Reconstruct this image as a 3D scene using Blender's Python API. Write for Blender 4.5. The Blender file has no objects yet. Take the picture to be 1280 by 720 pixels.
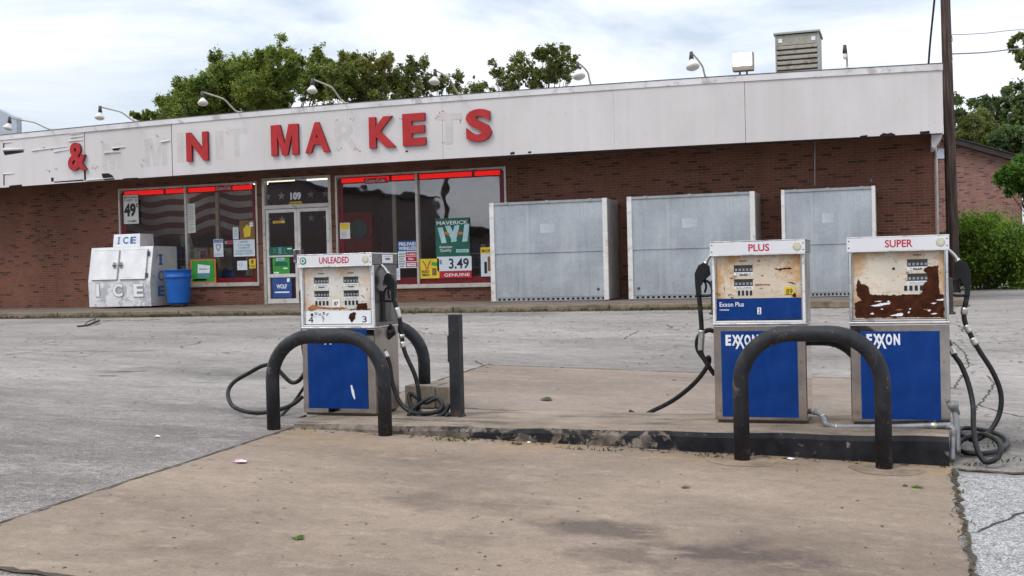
import bpy, math, random
import numpy as np
from mathutils import Vector, Matrix

scene = bpy.context.scene
COL = scene.collection
RNG = random.Random(7)
NR = np.random.default_rng(11)

# ------------------------------------------------------------------ camera
CZ = 1.45
F = 1458.56
RM = np.array([[0.94724, 0.01899, 0.31995], [0.31961, 0.01908, -0.94736], [-0.0241, 0.99964, 0.012]])
cam = bpy.data.cameras.new("camera")
cam.sensor_width = 36.0
cam.lens = F * 36.0 / 1280.0
cam.clip_start = 0.05
cam.clip_end = 5000
cam_ob = bpy.data.objects.new("camera", cam)
COL.objects.link(cam_ob)
_m = Matrix([list(r) for r in RM]).to_4x4()
cam_ob.matrix_world = Matrix.Translation((0, 0, CZ)) @ _m
scene.camera = cam_ob

# ------------------------------------------------------------------ world, sun, exposure
SUN_EL, SUN_AZ = math.radians(52), math.radians(215)
SKY_STRENGTH = 0.12
world = bpy.data.worlds.new("World")
scene.world = world
world.use_nodes = True
nt = world.node_tree
nt.nodes.clear()
wo = nt.nodes.new('ShaderNodeOutputWorld')
bg = nt.nodes.new('ShaderNodeBackground')
sky = nt.nodes.new('ShaderNodeTexSky')
sky.sky_type = 'NISHITA'
sky.sun_disc = False
sky.sun_elevation = SUN_EL
sky.sun_rotation = SUN_AZ
sky.dust_density = 2.0
tc = nt.nodes.new('ShaderNodeTexCoord')
sep = nt.nodes.new('ShaderNodeSeparateXYZ')
nt.links.new(tc.outputs['Generated'], sep.inputs[0])
def wmath(op, a, b):
    n = nt.nodes.new('ShaderNodeMath'); n.operation = op
    for i, x in enumerate((a, b)):
        if x is None: continue
        if isinstance(x, (int, float)): n.inputs[i].default_value = x
        else: nt.links.new(x, n.inputs[i])
    return n.outputs[0]
zz = wmath('ADD', wmath('MAXIMUM', sep.outputs['Z'], 0.0), 0.26)
cx = wmath('DIVIDE', sep.outputs['X'], zz)
cy = wmath('DIVIDE', sep.outputs['Y'], zz)
comb = nt.nodes.new('ShaderNodeCombineXYZ')
nt.links.new(cx, comb.inputs[0]); nt.links.new(cy, comb.inputs[1])
n1 = nt.nodes.new('ShaderNodeTexNoise'); n1.inputs['Scale'].default_value = 1.15
n1.inputs['Detail'].default_value = 7; n1.inputs['Roughness'].default_value = 0.55
n1.inputs['Distortion'].default_value = 0.6
nt.links.new(comb.outputs[0], n1.inputs['Vector'])
rampc = nt.nodes.new('ShaderNodeValToRGB')
rampc.color_ramp.elements[0].position = 0.40; rampc.color_ramp.elements[0].color = (5.7, 6.6, 7.7, 1)
rampc.color_ramp.elements[1].position = 0.60; rampc.color_ramp.elements[1].color = (11.2, 11.3, 11.8, 1)
nt.links.new(n1.outputs['Fac'], rampc.inputs[0])
mx = nt.nodes.new('ShaderNodeMixRGB'); mx.inputs[0].default_value = 0.93
nt.links.new(sky.outputs[0], mx.inputs[1]); nt.links.new(rampc.outputs[0], mx.inputs[2])
el = wmath('ADD', wmath('MULTIPLY', wmath('MAXIMUM', sep.outputs['Z'], 0.0), 0.75), 0.86)   # an overcast sky is brighter overhead
mz = nt.nodes.new('ShaderNodeVectorMath'); mz.operation = 'SCALE'
nt.links.new(mx.outputs[0], mz.inputs[0]); nt.links.new(el, mz.inputs['Scale'])
nt.links.new(mz.outputs[0], bg.inputs['Color'])
bg.inputs['Strength'].default_value = SKY_STRENGTH
nt.links.new(bg.outputs[0], wo.inputs['Surface'])

sun = bpy.data.lights.new("sun", 'SUN')
sun.energy = 1.4
sun.angle = math.radians(22)
sun.color = (1.0, 0.965, 0.91)
sun_ob = bpy.data.objects.new("sun", sun)
COL.objects.link(sun_ob)
_d = Vector((math.sin(SUN_AZ) * math.cos(SUN_EL), math.cos(SUN_AZ) * math.cos(SUN_EL), math.sin(SUN_EL)))
sun_ob.rotation_euler = _d.to_track_quat('Z', 'Y').to_euler()
sun_ob.location = _d * 60

vs = scene.view_settings
vs.view_transform = 'Standard'
vs.look = 'None'
vs.exposure = 0.0
vs.gamma = 1.0
vs.use_curve_mapping = False

# ------------------------------------------------------------------ helpers
def ray(u, v):
    a = np.array([(u - 640.0) / F, -(v - 360.0) / F, -1.0])
    return RM @ a

def at(u, v, Y):
    """the point of the vertical plane at distance Y that a pixel of the 1280-wide photograph shows"""
    r = ray(u, v)
    p = r * (Y / r[1])
    return (float(p[0]), float(p[1]), float(p[2]) + CZ)

def atz(u, v, Z):
    r = ray(u, v)
    p = r * ((Z - CZ) / r[2])
    return (float(p[0]), float(p[1]), float(p[2]) + CZ)

def ground_z(X, Y):
    X = min(max(X, -14.0), 6.0)
    b = lambda y: -.242 - .0334 * X + .029 * min(max(y, -6.0), 13.66)
    if Y <= 13.66: return b(Y)
    if Y >= 21.0: return 0.735
    t = (Y - 13.66) / 7.34
    return b(13.66) * (1 - t) + 0.735 * t

def atg(u, v):
    r = ray(u, v); lo, hi = 1.0, 200.0
    for _ in range(60):
        t = (lo + hi) / 2; p = r * t
        if p[2] + CZ > ground_z(p[0], p[1]): lo = t
        else: hi = t
    p = r * lo
    return (float(p[0]), float(p[1]), ground_z(p[0], p[1]))

# ---- material node helper
class N:
    def __init__(s, name):
        s.m = bpy.data.materials.new(name); s.m.use_nodes = True
        s.t = s.m.node_tree; s.t.nodes.clear()
        s.out = s.t.nodes.new('ShaderNodeOutputMaterial')
        s.p = s.t.nodes.new('ShaderNodeBsdfPrincipled')
        s.t.links.new(s.p.outputs[0], s.out.inputs[0])
        s.tc = s.t.nodes.new('ShaderNodeTexCoord')
        s.geo = s.t.nodes.new('ShaderNodeNewGeometry')
    def put(s, v, sock):
        if v is None: return
        if hasattr(v, 'is_output') or hasattr(v, 'links'): s.t.links.new(v, sock)
        elif isinstance(v, (tuple, list)):
            n = len(sock.default_value)
            sock.default_value = tuple(v)[:n] if len(v) >= n else tuple(v) + (1.0,)
        else: sock.default_value = v
    def pos(s): return s.geo.outputs['Position']
    def obj(s): return s.tc.outputs['Object']
    def mapping(s, v, scale=(1, 1, 1), loc=(0, 0, 0), rot=(0, 0, 0)):
        n = s.t.nodes.new('ShaderNodeMapping'); s.t.links.new(v, n.inputs['Vector'])
        n.inputs['Scale'].default_value = scale; n.inputs['Location'].default_value = loc; n.inputs['Rotation'].default_value = rot
        return n.outputs[0]
    def noise(s, v, scale, detail=4, rough=0.55, dist=0.0):
        n = s.t.nodes.new('ShaderNodeTexNoise'); s.t.links.new(v, n.inputs['Vector'])
        n.inputs['Scale'].default_value = scale; n.inputs['Detail'].default_value = detail
        n.inputs['Roughness'].default_value = rough; n.inputs['Distortion'].default_value = dist
        k = s.t.nodes.new('ShaderNodeMath'); k.operation = 'MULTIPLY_ADD'; k.use_clamp = True   # noise bunches round one half: open it out
        s.t.links.new(n.outputs['Fac'], k.inputs[0]); k.inputs[1].default_value = 1.5; k.inputs[2].default_value = -0.25
        return k.outputs[0]
    def noisec(s, v, scale, detail=3):
        n = s.t.nodes.new('ShaderNodeTexNoise'); s.t.links.new(v, n.inputs['Vector'])
        n.inputs['Scale'].default_value = scale; n.inputs['Detail'].default_value = detail
        return n.outputs['Color']
    def vor(s, v, scale, feature='F1', out='Distance', rnd=1.0):
        n = s.t.nodes.new('ShaderNodeTexVoronoi'); n.feature = feature; s.t.links.new(v, n.inputs['Vector'])
        n.inputs['Scale'].default_value = scale; n.inputs['Randomness'].default_value = rnd
        return n.outputs[out]
    def ramp(s, f, *stops, interp='LINEAR'):
        n = s.t.nodes.new('ShaderNodeValToRGB'); s.t.links.new(f, n.inputs[0]); cr = n.color_ramp; cr.interpolation = interp
        while len(cr.elements) < len(stops): cr.elements.new(0.5)
        for e, (p, c) in zip(cr.elements, stops):
            e.position = p; e.color = (c, c, c, 1) if isinstance(c, (int, float)) else tuple(c) + (1,)
        return n.outputs[0]
    def mix(s, f, a, b, mode='MIX'):
        n = s.t.nodes.new('ShaderNodeMixRGB'); n.blend_type = mode
        s.put(f, n.inputs[0]); s.put(a, n.inputs[1]); s.put(b, n.inputs[2]); return n.outputs[0]
    def math(s, op, a, b=None, clamp=False):
        n = s.t.nodes.new('ShaderNodeMath'); n.operation = op; n.use_clamp = clamp
        s.put(a, n.inputs[0]); s.put(b, n.inputs[1]); return n.outputs[0]
    def vadd(s, a, b, k):
        n = s.t.nodes.new('ShaderNodeVectorMath'); n.operation = 'MULTIPLY_ADD'
        s.put(b, n.inputs[0]); n.inputs[1].default_value = (k, k, k); s.put(a, n.inputs[2]); return n.outputs[0]
    def sep(s, v):
        n = s.t.nodes.new('ShaderNodeSeparateXYZ'); s.t.links.new(v, n.inputs[0]); return n.outputs
    def bump(s, h, strength=0.3, dist=0.01):
        n = s.t.nodes.new('ShaderNodeBump'); n.inputs['Strength'].default_value = strength; n.inputs['Distance'].default_value = dist
        s.t.links.new(h, n.inputs['Height']); s.t.links.new(n.outputs[0], s.p.inputs['Normal'])
    def set(s, col=None, rough=None, metal=None, spec=None):
        s.put(col, s.p.inputs['Base Color']); s.put(rough, s.p.inputs['Roughness']); s.put(metal, s.p.inputs['Metallic'])
        s.put(spec, s.p.inputs['Specular IOR Level']); return s.m

def mul(c, k): return tuple(min(1, x * k) for x in c)

def paint(name, col, rough=0.5, metal=0.0, var=0.12, scale=4.0, grime=None, gamt=0.0, gscale=6.0, spec=0.4, bump=0.0, world=False):
    n = N(name); v = n.pos() if world else n.obj()
    a = n.noise(v, scale, 5, 0.6)
    c = n.mix(n.ramp(a, (0.3, 0.0), (0.7, 1.0)), mul(col, 1 - var), mul(col, 1 + var))
    if grime is not None:
        g = n.noise(v, gscale, 7, 0.68, 0.3)
        k = n.ramp(g, (0.62 - 0.25 * gamt, 0.0), (0.72 - 0.1 * gamt, 1.0))
        c = n.mix(n.math('MULTIPLY', k, min(1.0, 0.35 + gamt)), c, grime)
    r = n.ramp(n.noise(v, scale * 2.3, 4), (0.3, max(0.05, rough - 0.08)), (0.7, min(1, rough + 0.1)))
    if bump: n.bump(n.noise(v, scale * 12, 3), bump, 0.004)
    return n.set(c, r, metal, spec)

def emit(name, col, strength):
    n = N(name); n.put(col, n.p.inputs['Base Color']); n.put(col, n.p.inputs['Emission Color']); n.p.inputs['Emission Strength'].default_value = strength
    return n.m

# ---- mesh builder
_txt = {}
def text_mesh(s, bold=0.0):
    key = (s, bold)
    if key in _txt: return _txt[key]
    if s == "M" and bold > 0.025:
        p = [(0, 0), (.23, 0), (.23, .66), (.40, 0), (.60, 0), (.77, .66), (.77, 0), (1, 0), (1, 1), (.66, 1), (.5, .36), (.34, 1), (0, 1)]
        _txt[key] = (np.array(p), [tuple(range(13))], .9); return _txt[key]
    cu = bpy.data.curves.new("lettering", 'FONT'); cu.body = s; cu.size = 1.0; cu.offset = bold; cu.resolution_u = 4; cu.fill_mode = 'BOTH' if hasattr(cu, 'fill_mode') else cu.fill_mode
    ob = bpy.data.objects.new("lettering", cu); COL.objects.link(ob)
    dg = bpy.context.evaluated_depsgraph_get(); me = bpy.data.meshes.new_from_object(ob.evaluated_get(dg))
    vs_ = np.array([v.co[:2] for v in me.vertices]); fs = [tuple(p.vertices) for p in me.polygons]
    bpy.data.objects.remove(ob); bpy.data.curves.remove(cu); bpy.data.meshes.remove(me)
    lo, hi = vs_.min(0), vs_.max(0)
    _txt[key] = ((vs_ - lo) / (hi - lo), fs, float((hi - lo)[0] / (hi - lo)[1]))
    return _txt[key]

def catmull(pts, k=8, closed=False):
    P = [np.array(p, float) for p in pts]; out = []
    P = [2 * P[0] - P[1]] + P + [2 * P[-1] - P[-2]]
    for i in range(1, len(P) - 2):
        a, b, c, d = P[i - 1:i + 3]
        for j in range(k):
            t = j / k
            out.append(0.5 * ((2 * b) + (c - a) * t + (2 * a - 5 * b + 4 * c - d) * t * t + (3 * b - a - 3 * c + d) * t ** 3))
    out.append(P[-2]); return [tuple(p) for p in out]

class MB:
    def __init__(s): s.v = []; s.f = []; s.m = []; s.sm = []
    def add(s, vs_, fs, mat=0, smooth=False):
        o = len(s.v); s.v += [tuple(map(float, p)) for p in vs_]
        for f in fs: s.f.append(tuple(o + i for i in f)); s.m.append(mat); s.sm.append(smooth)
        return s
    def box(s, x0, x1, y0, y1, z0, z1, mat=0):
        v = [(x, y, z) for z in (z0, z1) for y in (y0, y1) for x in (x0, x1)]
        return s.add(v, [(0, 2, 3, 1), (4, 5, 7, 6), (0, 1, 5, 4), (2, 6, 7, 3), (0, 4, 6, 2), (1, 3, 7, 5)], mat)
    def hexa(s, pts, mat=0):   # eight points: bottom ring then top ring (ccw seen from above)
        return s.add(pts, [(3, 2, 1, 0), (4, 5, 6, 7), (0, 1, 5, 4), (1, 2, 6, 5), (2, 3, 7, 6), (3, 0, 4, 7)], mat)
    def quad(s, a, b, c, d, mat=0): return s.add([a, b, c, d], [(0, 1, 2, 3)], mat)
    def prism(s, pts, y0, y1, mat=0, fn=None):   # polygon in x,z (counter-clockwise seen from -y), extruded from y0 (front) to y1
        n = len(pts); fn = fn or (lambda x, y, z: (x, y, z))
        v = [fn(x, y0, z) for x, z in pts] + [fn(x, y1, z) for x, z in pts]
        fs = [tuple(range(n)), tuple(range(2 * n - 1, n - 1, -1))] + [(i, n + i, n + (i + 1) % n, (i + 1) % n) for i in range(n)]
        return s.add(v, fs, mat)
    def sheet(s, pts, y, mat=0, fn=None):
        fn = fn or (lambda x, y, z: (x, y, z))
        return s.add([fn(x, y, z) for x, z in pts], [tuple(range(len(pts)))], mat)
    def tube(s, path, r, n=10, mat=0, caps=True):
        P = [np.array(p, float) for p in path]; m = len(P)
        R = [r] * m if isinstance(r, (int, float)) else list(r)
        T = [P[min(i + 1, m - 1)] - P[max(i - 1, 0)] for i in range(m)]
        T = [t / (np.linalg.norm(t) + 1e-12) for t in T]
        u = np.cross(T[0], (0, 0, 1.0)); 
        if np.linalg.norm(u) < 1e-3: u = np.cross(T[0], (0, 1.0, 0))
        u /= np.linalg.norm(u); vs_ = []
        for i in range(m):
            u = u - T[i] * np.dot(u, T[i]); u /= np.linalg.norm(u); w = np.cross(T[i], u)
            for k in range(n):
                a = 2 * math.pi * k / n; vs_.append(P[i] + R[i] * (math.cos(a) * u + math.sin(a) * w))
        fs = [(i * n + k, i * n + (k + 1) % n, (i + 1) * n + (k + 1) % n, (i + 1) * n + k) for i in range(m - 1) for k in range(n)]
        s.add(vs_, fs, mat, True)
        if caps:
            o = len(s.v) - m * n
            s.f.append(tuple(o + k for k in range(n - 1, -1, -1))); s.m.append(mat); s.sm.append(False)
            s.f.append(tuple(o + (m - 1) * n + k for k in range(n))); s.m.append(mat); s.sm.append(False)
        return s
    def lathe(s, prof, c, n=24, mat=0, axis=(0, 0, 1), smooth=True):
        ax = Vector(axis).normalized(); q = ax.to_track_quat('Z', 'Y'); vs_ = []
        for r, h in prof:
            for k in range(n):
                a = 2 * math.pi * k / n; p = q @ Vector((r * math.cos(a), r * math.sin(a), h)); vs_.append((p[0] + c[0], p[1] + c[1], p[2] + c[2]))
        fs = [(i * n + k, i * n + (k + 1) % n, (i + 1) * n + (k + 1) % n, (i + 1) * n + k) for i in range(len(prof) - 1) for k in range(n)]
        return s.add(vs_, fs, mat, smooth)
    def text(s, string, x0, z0, x1, z1, y, mat=0, bold=0.0, depth=0.0, fn=None, sidemat=None, shear=0.0):
        uv, fs, asp = text_mesh(string, bold); fn = fn or (lambda x, y, z: (x, y, z))
        if x1 is None: x1 = x0 + asp * (z1 - z0)
        if x0 is None: x0 = x1 - asp * (z1 - z0)
        P = [(x0 + (a + shear * b) * (x1 - x0), z0 + b * (z1 - z0)) for a, b in uv]
        s.add([fn(x, y, z) for x, z in P], fs, mat)
        if depth:
            cnt = {}
            for f in fs:
                for i in range(len(f)):
                    e = (f[i], f[(i + 1) % len(f)]); cnt[tuple(sorted(e))] = cnt.get(tuple(sorted(e)), 0) + 1
            q = []
            vv = [fn(x, y, z) for x, z in P] + [fn(x, y + depth, z) for x, z in P]; n = len(P)
            for f in fs:
                for i in range(len(f)):
                    a, b = f[i], f[(i + 1) % len(f)]
                    if cnt[tuple(sorted((a, b)))] == 1: q.append((a, n + a, n + b, b))
            s.add(vv, q, mat if sidemat is None else sidemat)
        return s
    def build(s, name, mats, parent=None, bevel=0.0, origin=None):
        me = bpy.data.meshes.new(name)
        V = np.array(s.v, float)
        if parent is not None: off = np.array(root_loc(parent))
        elif origin is not None: off = np.array(origin, float)
        else: off = np.array([(V[:, 0].min() + V[:, 0].max()) / 2, (V[:, 1].min() + V[:, 1].max()) / 2, V[:, 2].min()])
        me.from_pydata((V - off).tolist(), [], s.f)
        for mt in (mats if isinstance(mats, (list, tuple)) else [mats]): me.materials.append(mt)
        me.polygons.foreach_set('material_index', s.m); me.polygons.foreach_set('use_smooth', s.sm); me.update()
        o = bpy.data.objects.new(name, me); COL.objects.link(o)
        if parent is not None: o.parent = parent
        else: o.location = off
        if bevel:
            b = o.modifiers.new("bevel", 'BEVEL'); b.width = bevel; b.segments = 2; b.limit_method = 'ANGLE'; b.angle_limit = math.radians(40); b.use_clamp_overlap = True
        return o

def root_loc(o):
    while o.parent is not None: o = o.parent
    return tuple(o.location)

def tag(o, label=None, cat=None, group=None, kind=None):
    if label: o['label'] = label
    if cat: o['category'] = cat
    if group: o['group'] = group
    if kind: o['kind'] = kind
    return o

def empty(name, loc, label, cat, group=None):
    o = bpy.data.objects.new(name, None); o.empty_display_size = 0.2; COL.objects.link(o); o.location = loc
    return tag(o, label, cat, group)

def copy_tree(o, parent=None):
    c = o.copy(); COL.objects.link(c)
    if parent is not None: c.parent = parent
    for ch in list(o.children): copy_tree(ch, c)
    return c

# ------------------------------------------------------------------ materials
def mat_brick(name, c1, c2, c3, mortar, course=0.057, length=0.192, swap=False, blotch=(0.75, 1.15)):
    n = N(name); p = n.sep(n.pos())
    cb = n.t.nodes.new('ShaderNodeCombineXYZ')
    h = n.math('ADD', p['X'], p['Y'])
    n.t.links.new(h, cb.inputs[0]); n.t.links.new(p['Z'], cb.inputs[1])
    b = n.t.nodes.new('ShaderNodeTexBrick'); n.t.links.new(cb.outputs[0], b.inputs['Vector'])
    b.inputs['Color1'].default_value = (0, 0, 0, 1); b.inputs['Color2'].default_value = (1, 1, 1, 1); b.inputs['Mortar'].default_value = (0.5, 0.5, 0.5, 1)
    b.inputs['Scale'].default_value = 1.0; b.inputs['Brick Width'].default_value = length; b.inputs['Row Height'].default_value = course
    b.inputs['Mortar Size'].default_value = 0.0052; b.inputs['Mortar Smooth'].default_value = 0.2; b.inputs['Bias'].default_value = 0.0
    tone = n.ramp(b.outputs['Color'], (0.0, c2), (0.08, c2), (0.17, c1), (0.62, mul(c1, 1.12)), (0.85, c3), (1.0, c1))
    big = n.noise(n.mapping(n.pos(), (1, 1, 0.5)), 0.55, 6, 0.65)
    drt = n.noise(n.mapping(n.pos(), (2.0, 2.0, 0.3)), 1.2, 6, 0.7)
    tone = n.mix(n.ramp(drt, (0.55, 0.0), (0.8, 0.45)), tone, mul(c1, 0.55))
    gz = n.math('MULTIPLY', n.math('SUBTRACT', 1.15, p['Z']), 2.5, True)
    tone = n.mix(n.math('MULTIPLY', gz, n.ramp(n.noise(n.pos(), 4, 5), (0.3, 0.1), (0.7, 0.6))), tone, (0.085, 0.055, 0.042, 1))
    tone = n.mix(1.0, tone, n.ramp(big, (0.3, blotch[0]), (0.7, blotch[1])), 'MULTIPLY')
    fine = n.noise(n.pos(), 45, 3); tone = n.mix(1.0, tone, n.ramp(fine, (0.25, 0.8), (0.75, 1.15)), 'MULTIPLY')
    c = n.mix(b.outputs['Fac'], tone, n.mix(n.noise(n.pos(), 3.0), mul(mortar, 0.75), mul(mortar, 1.2)))
    hgt = n.math('SUBTRACT', n.math('MULTIPLY', fine, 0.3), b.outputs['Fac'])
    n.bump(hgt, 0.6, 0.006)
    return n.set(c, 0.88, 0.0, 0.25)

BRICK = mat_brick("red_brick", (0.162, 0.067, 0.044), (0.078, 0.037, 0.029), (0.192, 0.081, 0.053), (0.190, 0.115, 0.085))
BRICK_N = mat_brick("pale_red_brick", (0.205, 0.098, 0.080), (0.085, 0.048, 0.044), (0.265, 0.140, 0.115), (0.27, 0.195, 0.165), blotch=(0.7, 1.2))

def blob(n, v, x, y, rx, ry, wob):
    s = n.sep(v)
    dx = n.math('DIVIDE', n.math('SUBTRACT', s['X'], x), rx); dy = n.math('DIVIDE', n.math('SUBTRACT', s['Y'], y), ry)
    d = n.math('SQRT', n.math('ADD', n.math('MULTIPLY', dx, dx), n.math('MULTIPLY', dy, dy)))
    d = n.math('ADD', d, n.math('MULTIPLY', n.math('SUBTRACT', wob, 0.5), 1.7))
    return n.ramp(d, (0.30, 1.0), (1.30, 0.0))

ASPH_STAINS = [(*atg(285, 467)[:2], 1.5, .45, .55), (*atg(215, 470)[:2], 1.2, .3, .3), (*atg(335, 515)[:2], .6, .35, .5), (*atg(255, 510)[:2], .8, .22, .35), (*atg(640, 392)[:2], 1.6, .7, .4), (*atg(60, 600)[:2], .5, .25, .3), (*atg(1245, 553)[:2], .9, .35, .75), (*atg(1215, 545)[:2], .4, .4, .6)]
def mat_asphalt():
    n = N("asphalt"); v = n.pos(); s = n.sep(v)
    stretch = n.mapping(v, (0.35, 1.0, 1.0))
    big = n.noise(stretch, 0.55, 6, 0.62, 0.4)
    c = n.ramp(big, (0.22, (0.190, 0.170, 0.156)), (0.48, (0.278, 0.252, 0.232)), (0.78, (0.372, 0.338, 0.312)))
    # near the pumps on the left the surface coat is worn to dark coarse stone
    wear = n.math('ADD', n.math('MULTIPLY', s['Y'], -0.14), n.math('ADD', 1.55, n.math('MULTIPLY', n.noise(v, 0.45, 5), 0.5)), True)
    agg = n.vor(v, 85.0); agg2 = n.vor(v, 38.0, out='Color')
    stone = n.ramp(agg, (0.05, 1.35), (0.45, 0.95), (0.75, 0.45))
    stone2 = n.ramp(agg2, (0.1, 0.65), (0.9, 1.3))
    dark = n.mix(1.0, n.mix(1.0, c, stone, 'MULTIPLY'), stone2, 'MULTIPLY')
    dark = n.mix(1.0, dark, (0.83, 0.80, 0.80, 1), 'MULTIPLY')
    c = n.mix(n.math('MULTIPLY', wear, 0.85), n.mix(0.35, c, n.mix(1.0, c, stone, 'MULTIPLY')), dark)
    # old oil and tyre marks, drawn out along the building
    st = n.noise(n.mapping(v, (0.18, 1.1, 1), (3, 1.7, 0)), 0.9, 5, 0.6)
    c = n.mix(n.ramp(st, (0.60, 0.0), (0.80, 0.55)), c, (0.135, 0.122, 0.112, 1))
    fl = n.noise(n.mapping(v, (0.6, 2.2, 1)), 5.0, 4, 0.7)
    c = n.mix(n.ramp(fl, (0.62, 0.0), (0.74, 0.40)), c, (0.13, 0.118, 0.105, 1))
    gr = n.noise(n.mapping(v, (0.7, 1.6, 1)), 14.0, 5, 0.75)
    c = n.mix(1.0, c, n.ramp(gr, (0.15, 0.72), (0.85, 1.26)), 'MULTIPLY')
    g2 = n.noise(n.mapping(v, (0.5, 1.3, 1), (2, 5, 0)), 3.4, 6, 0.72)
    c = n.mix(1.0, c, n.ramp(g2, (0.15, 0.80), (0.85, 1.16)), 'MULTIPLY')
    wob = n.noise(v, 1.3, 5, 0.65)
    for (bx_, by_, rx_, ry_, k_) in ASPH_STAINS:
        c = n.mix(n.math('MULTIPLY', blob(n, v, bx_, by_, rx_, ry_, wob), k_), c, (0.095, 0.085, 0.078, 1))
    patch = n.math('MULTIPLY', n.math('MULTIPLY', n.math('SUBTRACT', s['X'], 0.275), 30.0, True), n.math('MULTIPLY', n.math('SUBTRACT', 8.65, s['Y']), 12.0, True))
    c = n.mix(n.math('MULTIPLY', patch, 0.8), c, n.mix(1.0, (0.40, 0.395, 0.39, 1), n.mix(1.0, stone, stone2, 'MULTIPLY'), 'MULTIPLY'))
    li = n.noise(n.mapping(v, (0.8, 2.6, 1), (9, 2, 0)), 3.2, 4, 0.7)
    c = n.mix(n.ramp(li, (0.60, 0.0), (0.74, 0.30)), c, (0.42, 0.40, 0.38, 1))
    # cracks
    wv = n.vadd(v, n.noisec(v, 1.6, 4), 0.55)
    e = n.vor(wv, 0.30, 'DISTANCE_TO_EDGE')
    crack = n.math('MULTIPLY', n.ramp(e, (0.0, 1.0), (0.010, 0.0)), n.ramp(n.noise(v, 0.35, 3), (0.56, 0.0), (0.62, 1.0)))
    e2 = n.vor(wv, 1.1, 'DISTANCE_TO_EDGE')
    crack2 = n.math('MULTIPLY', n.ramp(e2, (0.0, 0.7), (0.012, 0.0)), n.ramp(n.noise(v, 0.5, 3, 0.5, 0.2), (0.60, 0.0), (0.66, 1.0)))
    cr = n.math('MAXIMUM', crack, crack2)
    c = n.mix(cr, c, (0.045, 0.040, 0.035, 1))
    h = n.math('SUBTRACT', n.math('MULTIPLY', agg, -0.6), n.math('MULTIPLY', cr, 2.0))
    n.bump(h, 0.45, 0.006)
    return n.set(c, 0.9, 0.0, 0.25)

def mat_pad():
    n = N("pump_pad_concrete"); v = n.pos(); s = n.sep(v)
    big = n.noise(n.mapping(v, (0.6, 1.2, 1)), 0.75, 6, 0.62, 0.3)
    c = n.ramp(big, (0.22, (0.178, 0.134, 0.100)), (0.5, (0.252, 0.191, 0.143)), (0.78, (0.312, 0.239, 0.180)))
    back = n.ramp(s['Y'], (9.5, 0.0), (9.9, 1.0))   # strip behind the island is greyer concrete
    rb = n.math('MULTIPLY', n.math('SUBTRACT', s['Y'], 9.6), 3.0, True)
    c = n.mix(n.math('MULTIPLY', rb, 0.6), c, n.ramp(big, (0.3, (0.175, 0.142, 0.120)), (0.7, (0.250, 0.205, 0.172))))
    wob = n.noise(v, 2.6, 6, 0.65)
    dk = None
    for (x, y, rx, ry, k) in ((-1.65, 6.35, .45, .28, .85), (-1.35, 5.85, .42, .3, .7), (-0.85, 6.05, .60, .33, 1.0), (-2.6, 6.7, .75, .28, .55), (-0.3, 5.8, .3, .2, .5), (-2.3, 5.9, .3, .35, .3), (-3.2, 7.2, .9, .3, .25), (-1.2, 6.9, .8, .22, .25)):
        b = n.math('MULTIPLY', blob(n, v, x, y, rx, ry, wob), k)
        dk = b if dk is None else n.math('MAXIMUM', dk, b)
    c = n.mix(dk, c, (0.098, 0.072, 0.058, 1))
    sp = n.noise(n.mapping(v, (1.0, 1.8, 1)), 4.5, 5, 0.7)
    c = n.mix(n.ramp(sp, (0.60, 0.0), (0.76, 0.40)), c, (0.130, 0.100, 0.084, 1))
    pale = n.noise(n.mapping(v, (1.0, 2.2, 1), (4, 7, 0)), 2.4, 6, 0.7)
    c = n.mix(n.ramp(pale, (0.58, 0.0), (0.72, 0.5)), c, (0.335, 0.270, 0.205, 1))
    # rusty ochre wash along the front of the island
    wy = n.math('MULTIPLY', n.math('SUBTRACT', s['Y'], 7.9), 1.25, True)
    wy = n.math('MULTIPLY', wy, n.ramp(s['Y'], (0.0, 1.0), (1.0, 1.0)))
    wash = n.math('MULTIPLY', n.math('MULTIPLY', wy, n.math('SUBTRACT', 1.0, rb)), n.ramp(n.noise(v, 1.8, 5), (0.42, 0.0), (0.62, 0.6)))
    c = n.mix(wash, c, (0.30, 0.205, 0.115, 1))
    fine = n.noise(v, 60, 4, 0.7)
    c = n.mix(1.0, c, n.ramp(fine, (0.2, 0.80), (0.8, 1.17)), 'MULTIPLY')
    md = n.noise(v, 11, 5, 0.7)
    c = n.mix(1.0, c, n.ramp(md, (0.15, 0.84), (0.85, 1.14)), 'MULTIPLY')
    drip = n.vor(n.vadd(v, n.noisec(v, 9.0), 0.06), 3.1)
    c = n.mix(n.math('MULTIPLY', n.ramp(drip, (0.05, 0.55), (0.13, 0.0)), n.ramp(n.noise(v, 0.9), (0.5, 0.0), (0.62, 1.0))), c, (0.085, 0.066, 0.055, 1))
    dots = n.vor(v, 9.0); c = n.mix(n.math('MULTIPLY', n.ramp(dots, (0.03, 0.7), (0.07, 0.0)), n.ramp(n.noise(v, 1.1), (0.5, 0.0), (0.6, 1.0))), c, (0.05, 0.04, 0.035, 1))
    n.bump(n.math('ADD', fine, n.math('MULTIPLY', sp, 0.5)), 0.25, 0.004)
    return n.set(c, 0.82, 0.0, 0.3)

def mat_concrete(name, col, dark, scale=2.0, amt=0.5):
    n = N(name); v = n.pos()
    c = n.ramp(n.noise(v, scale, 6, 0.65), (0.3, mul(col, 0.75)), (0.7, mul(col, 1.2)))
    c = n.mix(n.ramp(n.noise(n.mapping(v, (0.7, 2, 1)), scale * 1.7, 6, 0.68, 0.3), (0.52, 0.0), (0.68, amt)), c, dark)
    f = n.noise(v, 55, 4, 0.7); c = n.mix(1.0, c, n.ramp(f, (0.3, 0.85), (0.7, 1.12)), 'MULTIPLY')
    n.bump(f, 0.3, 0.004)
    return n.set(c, 0.88, 0.0, 0.25)

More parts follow.
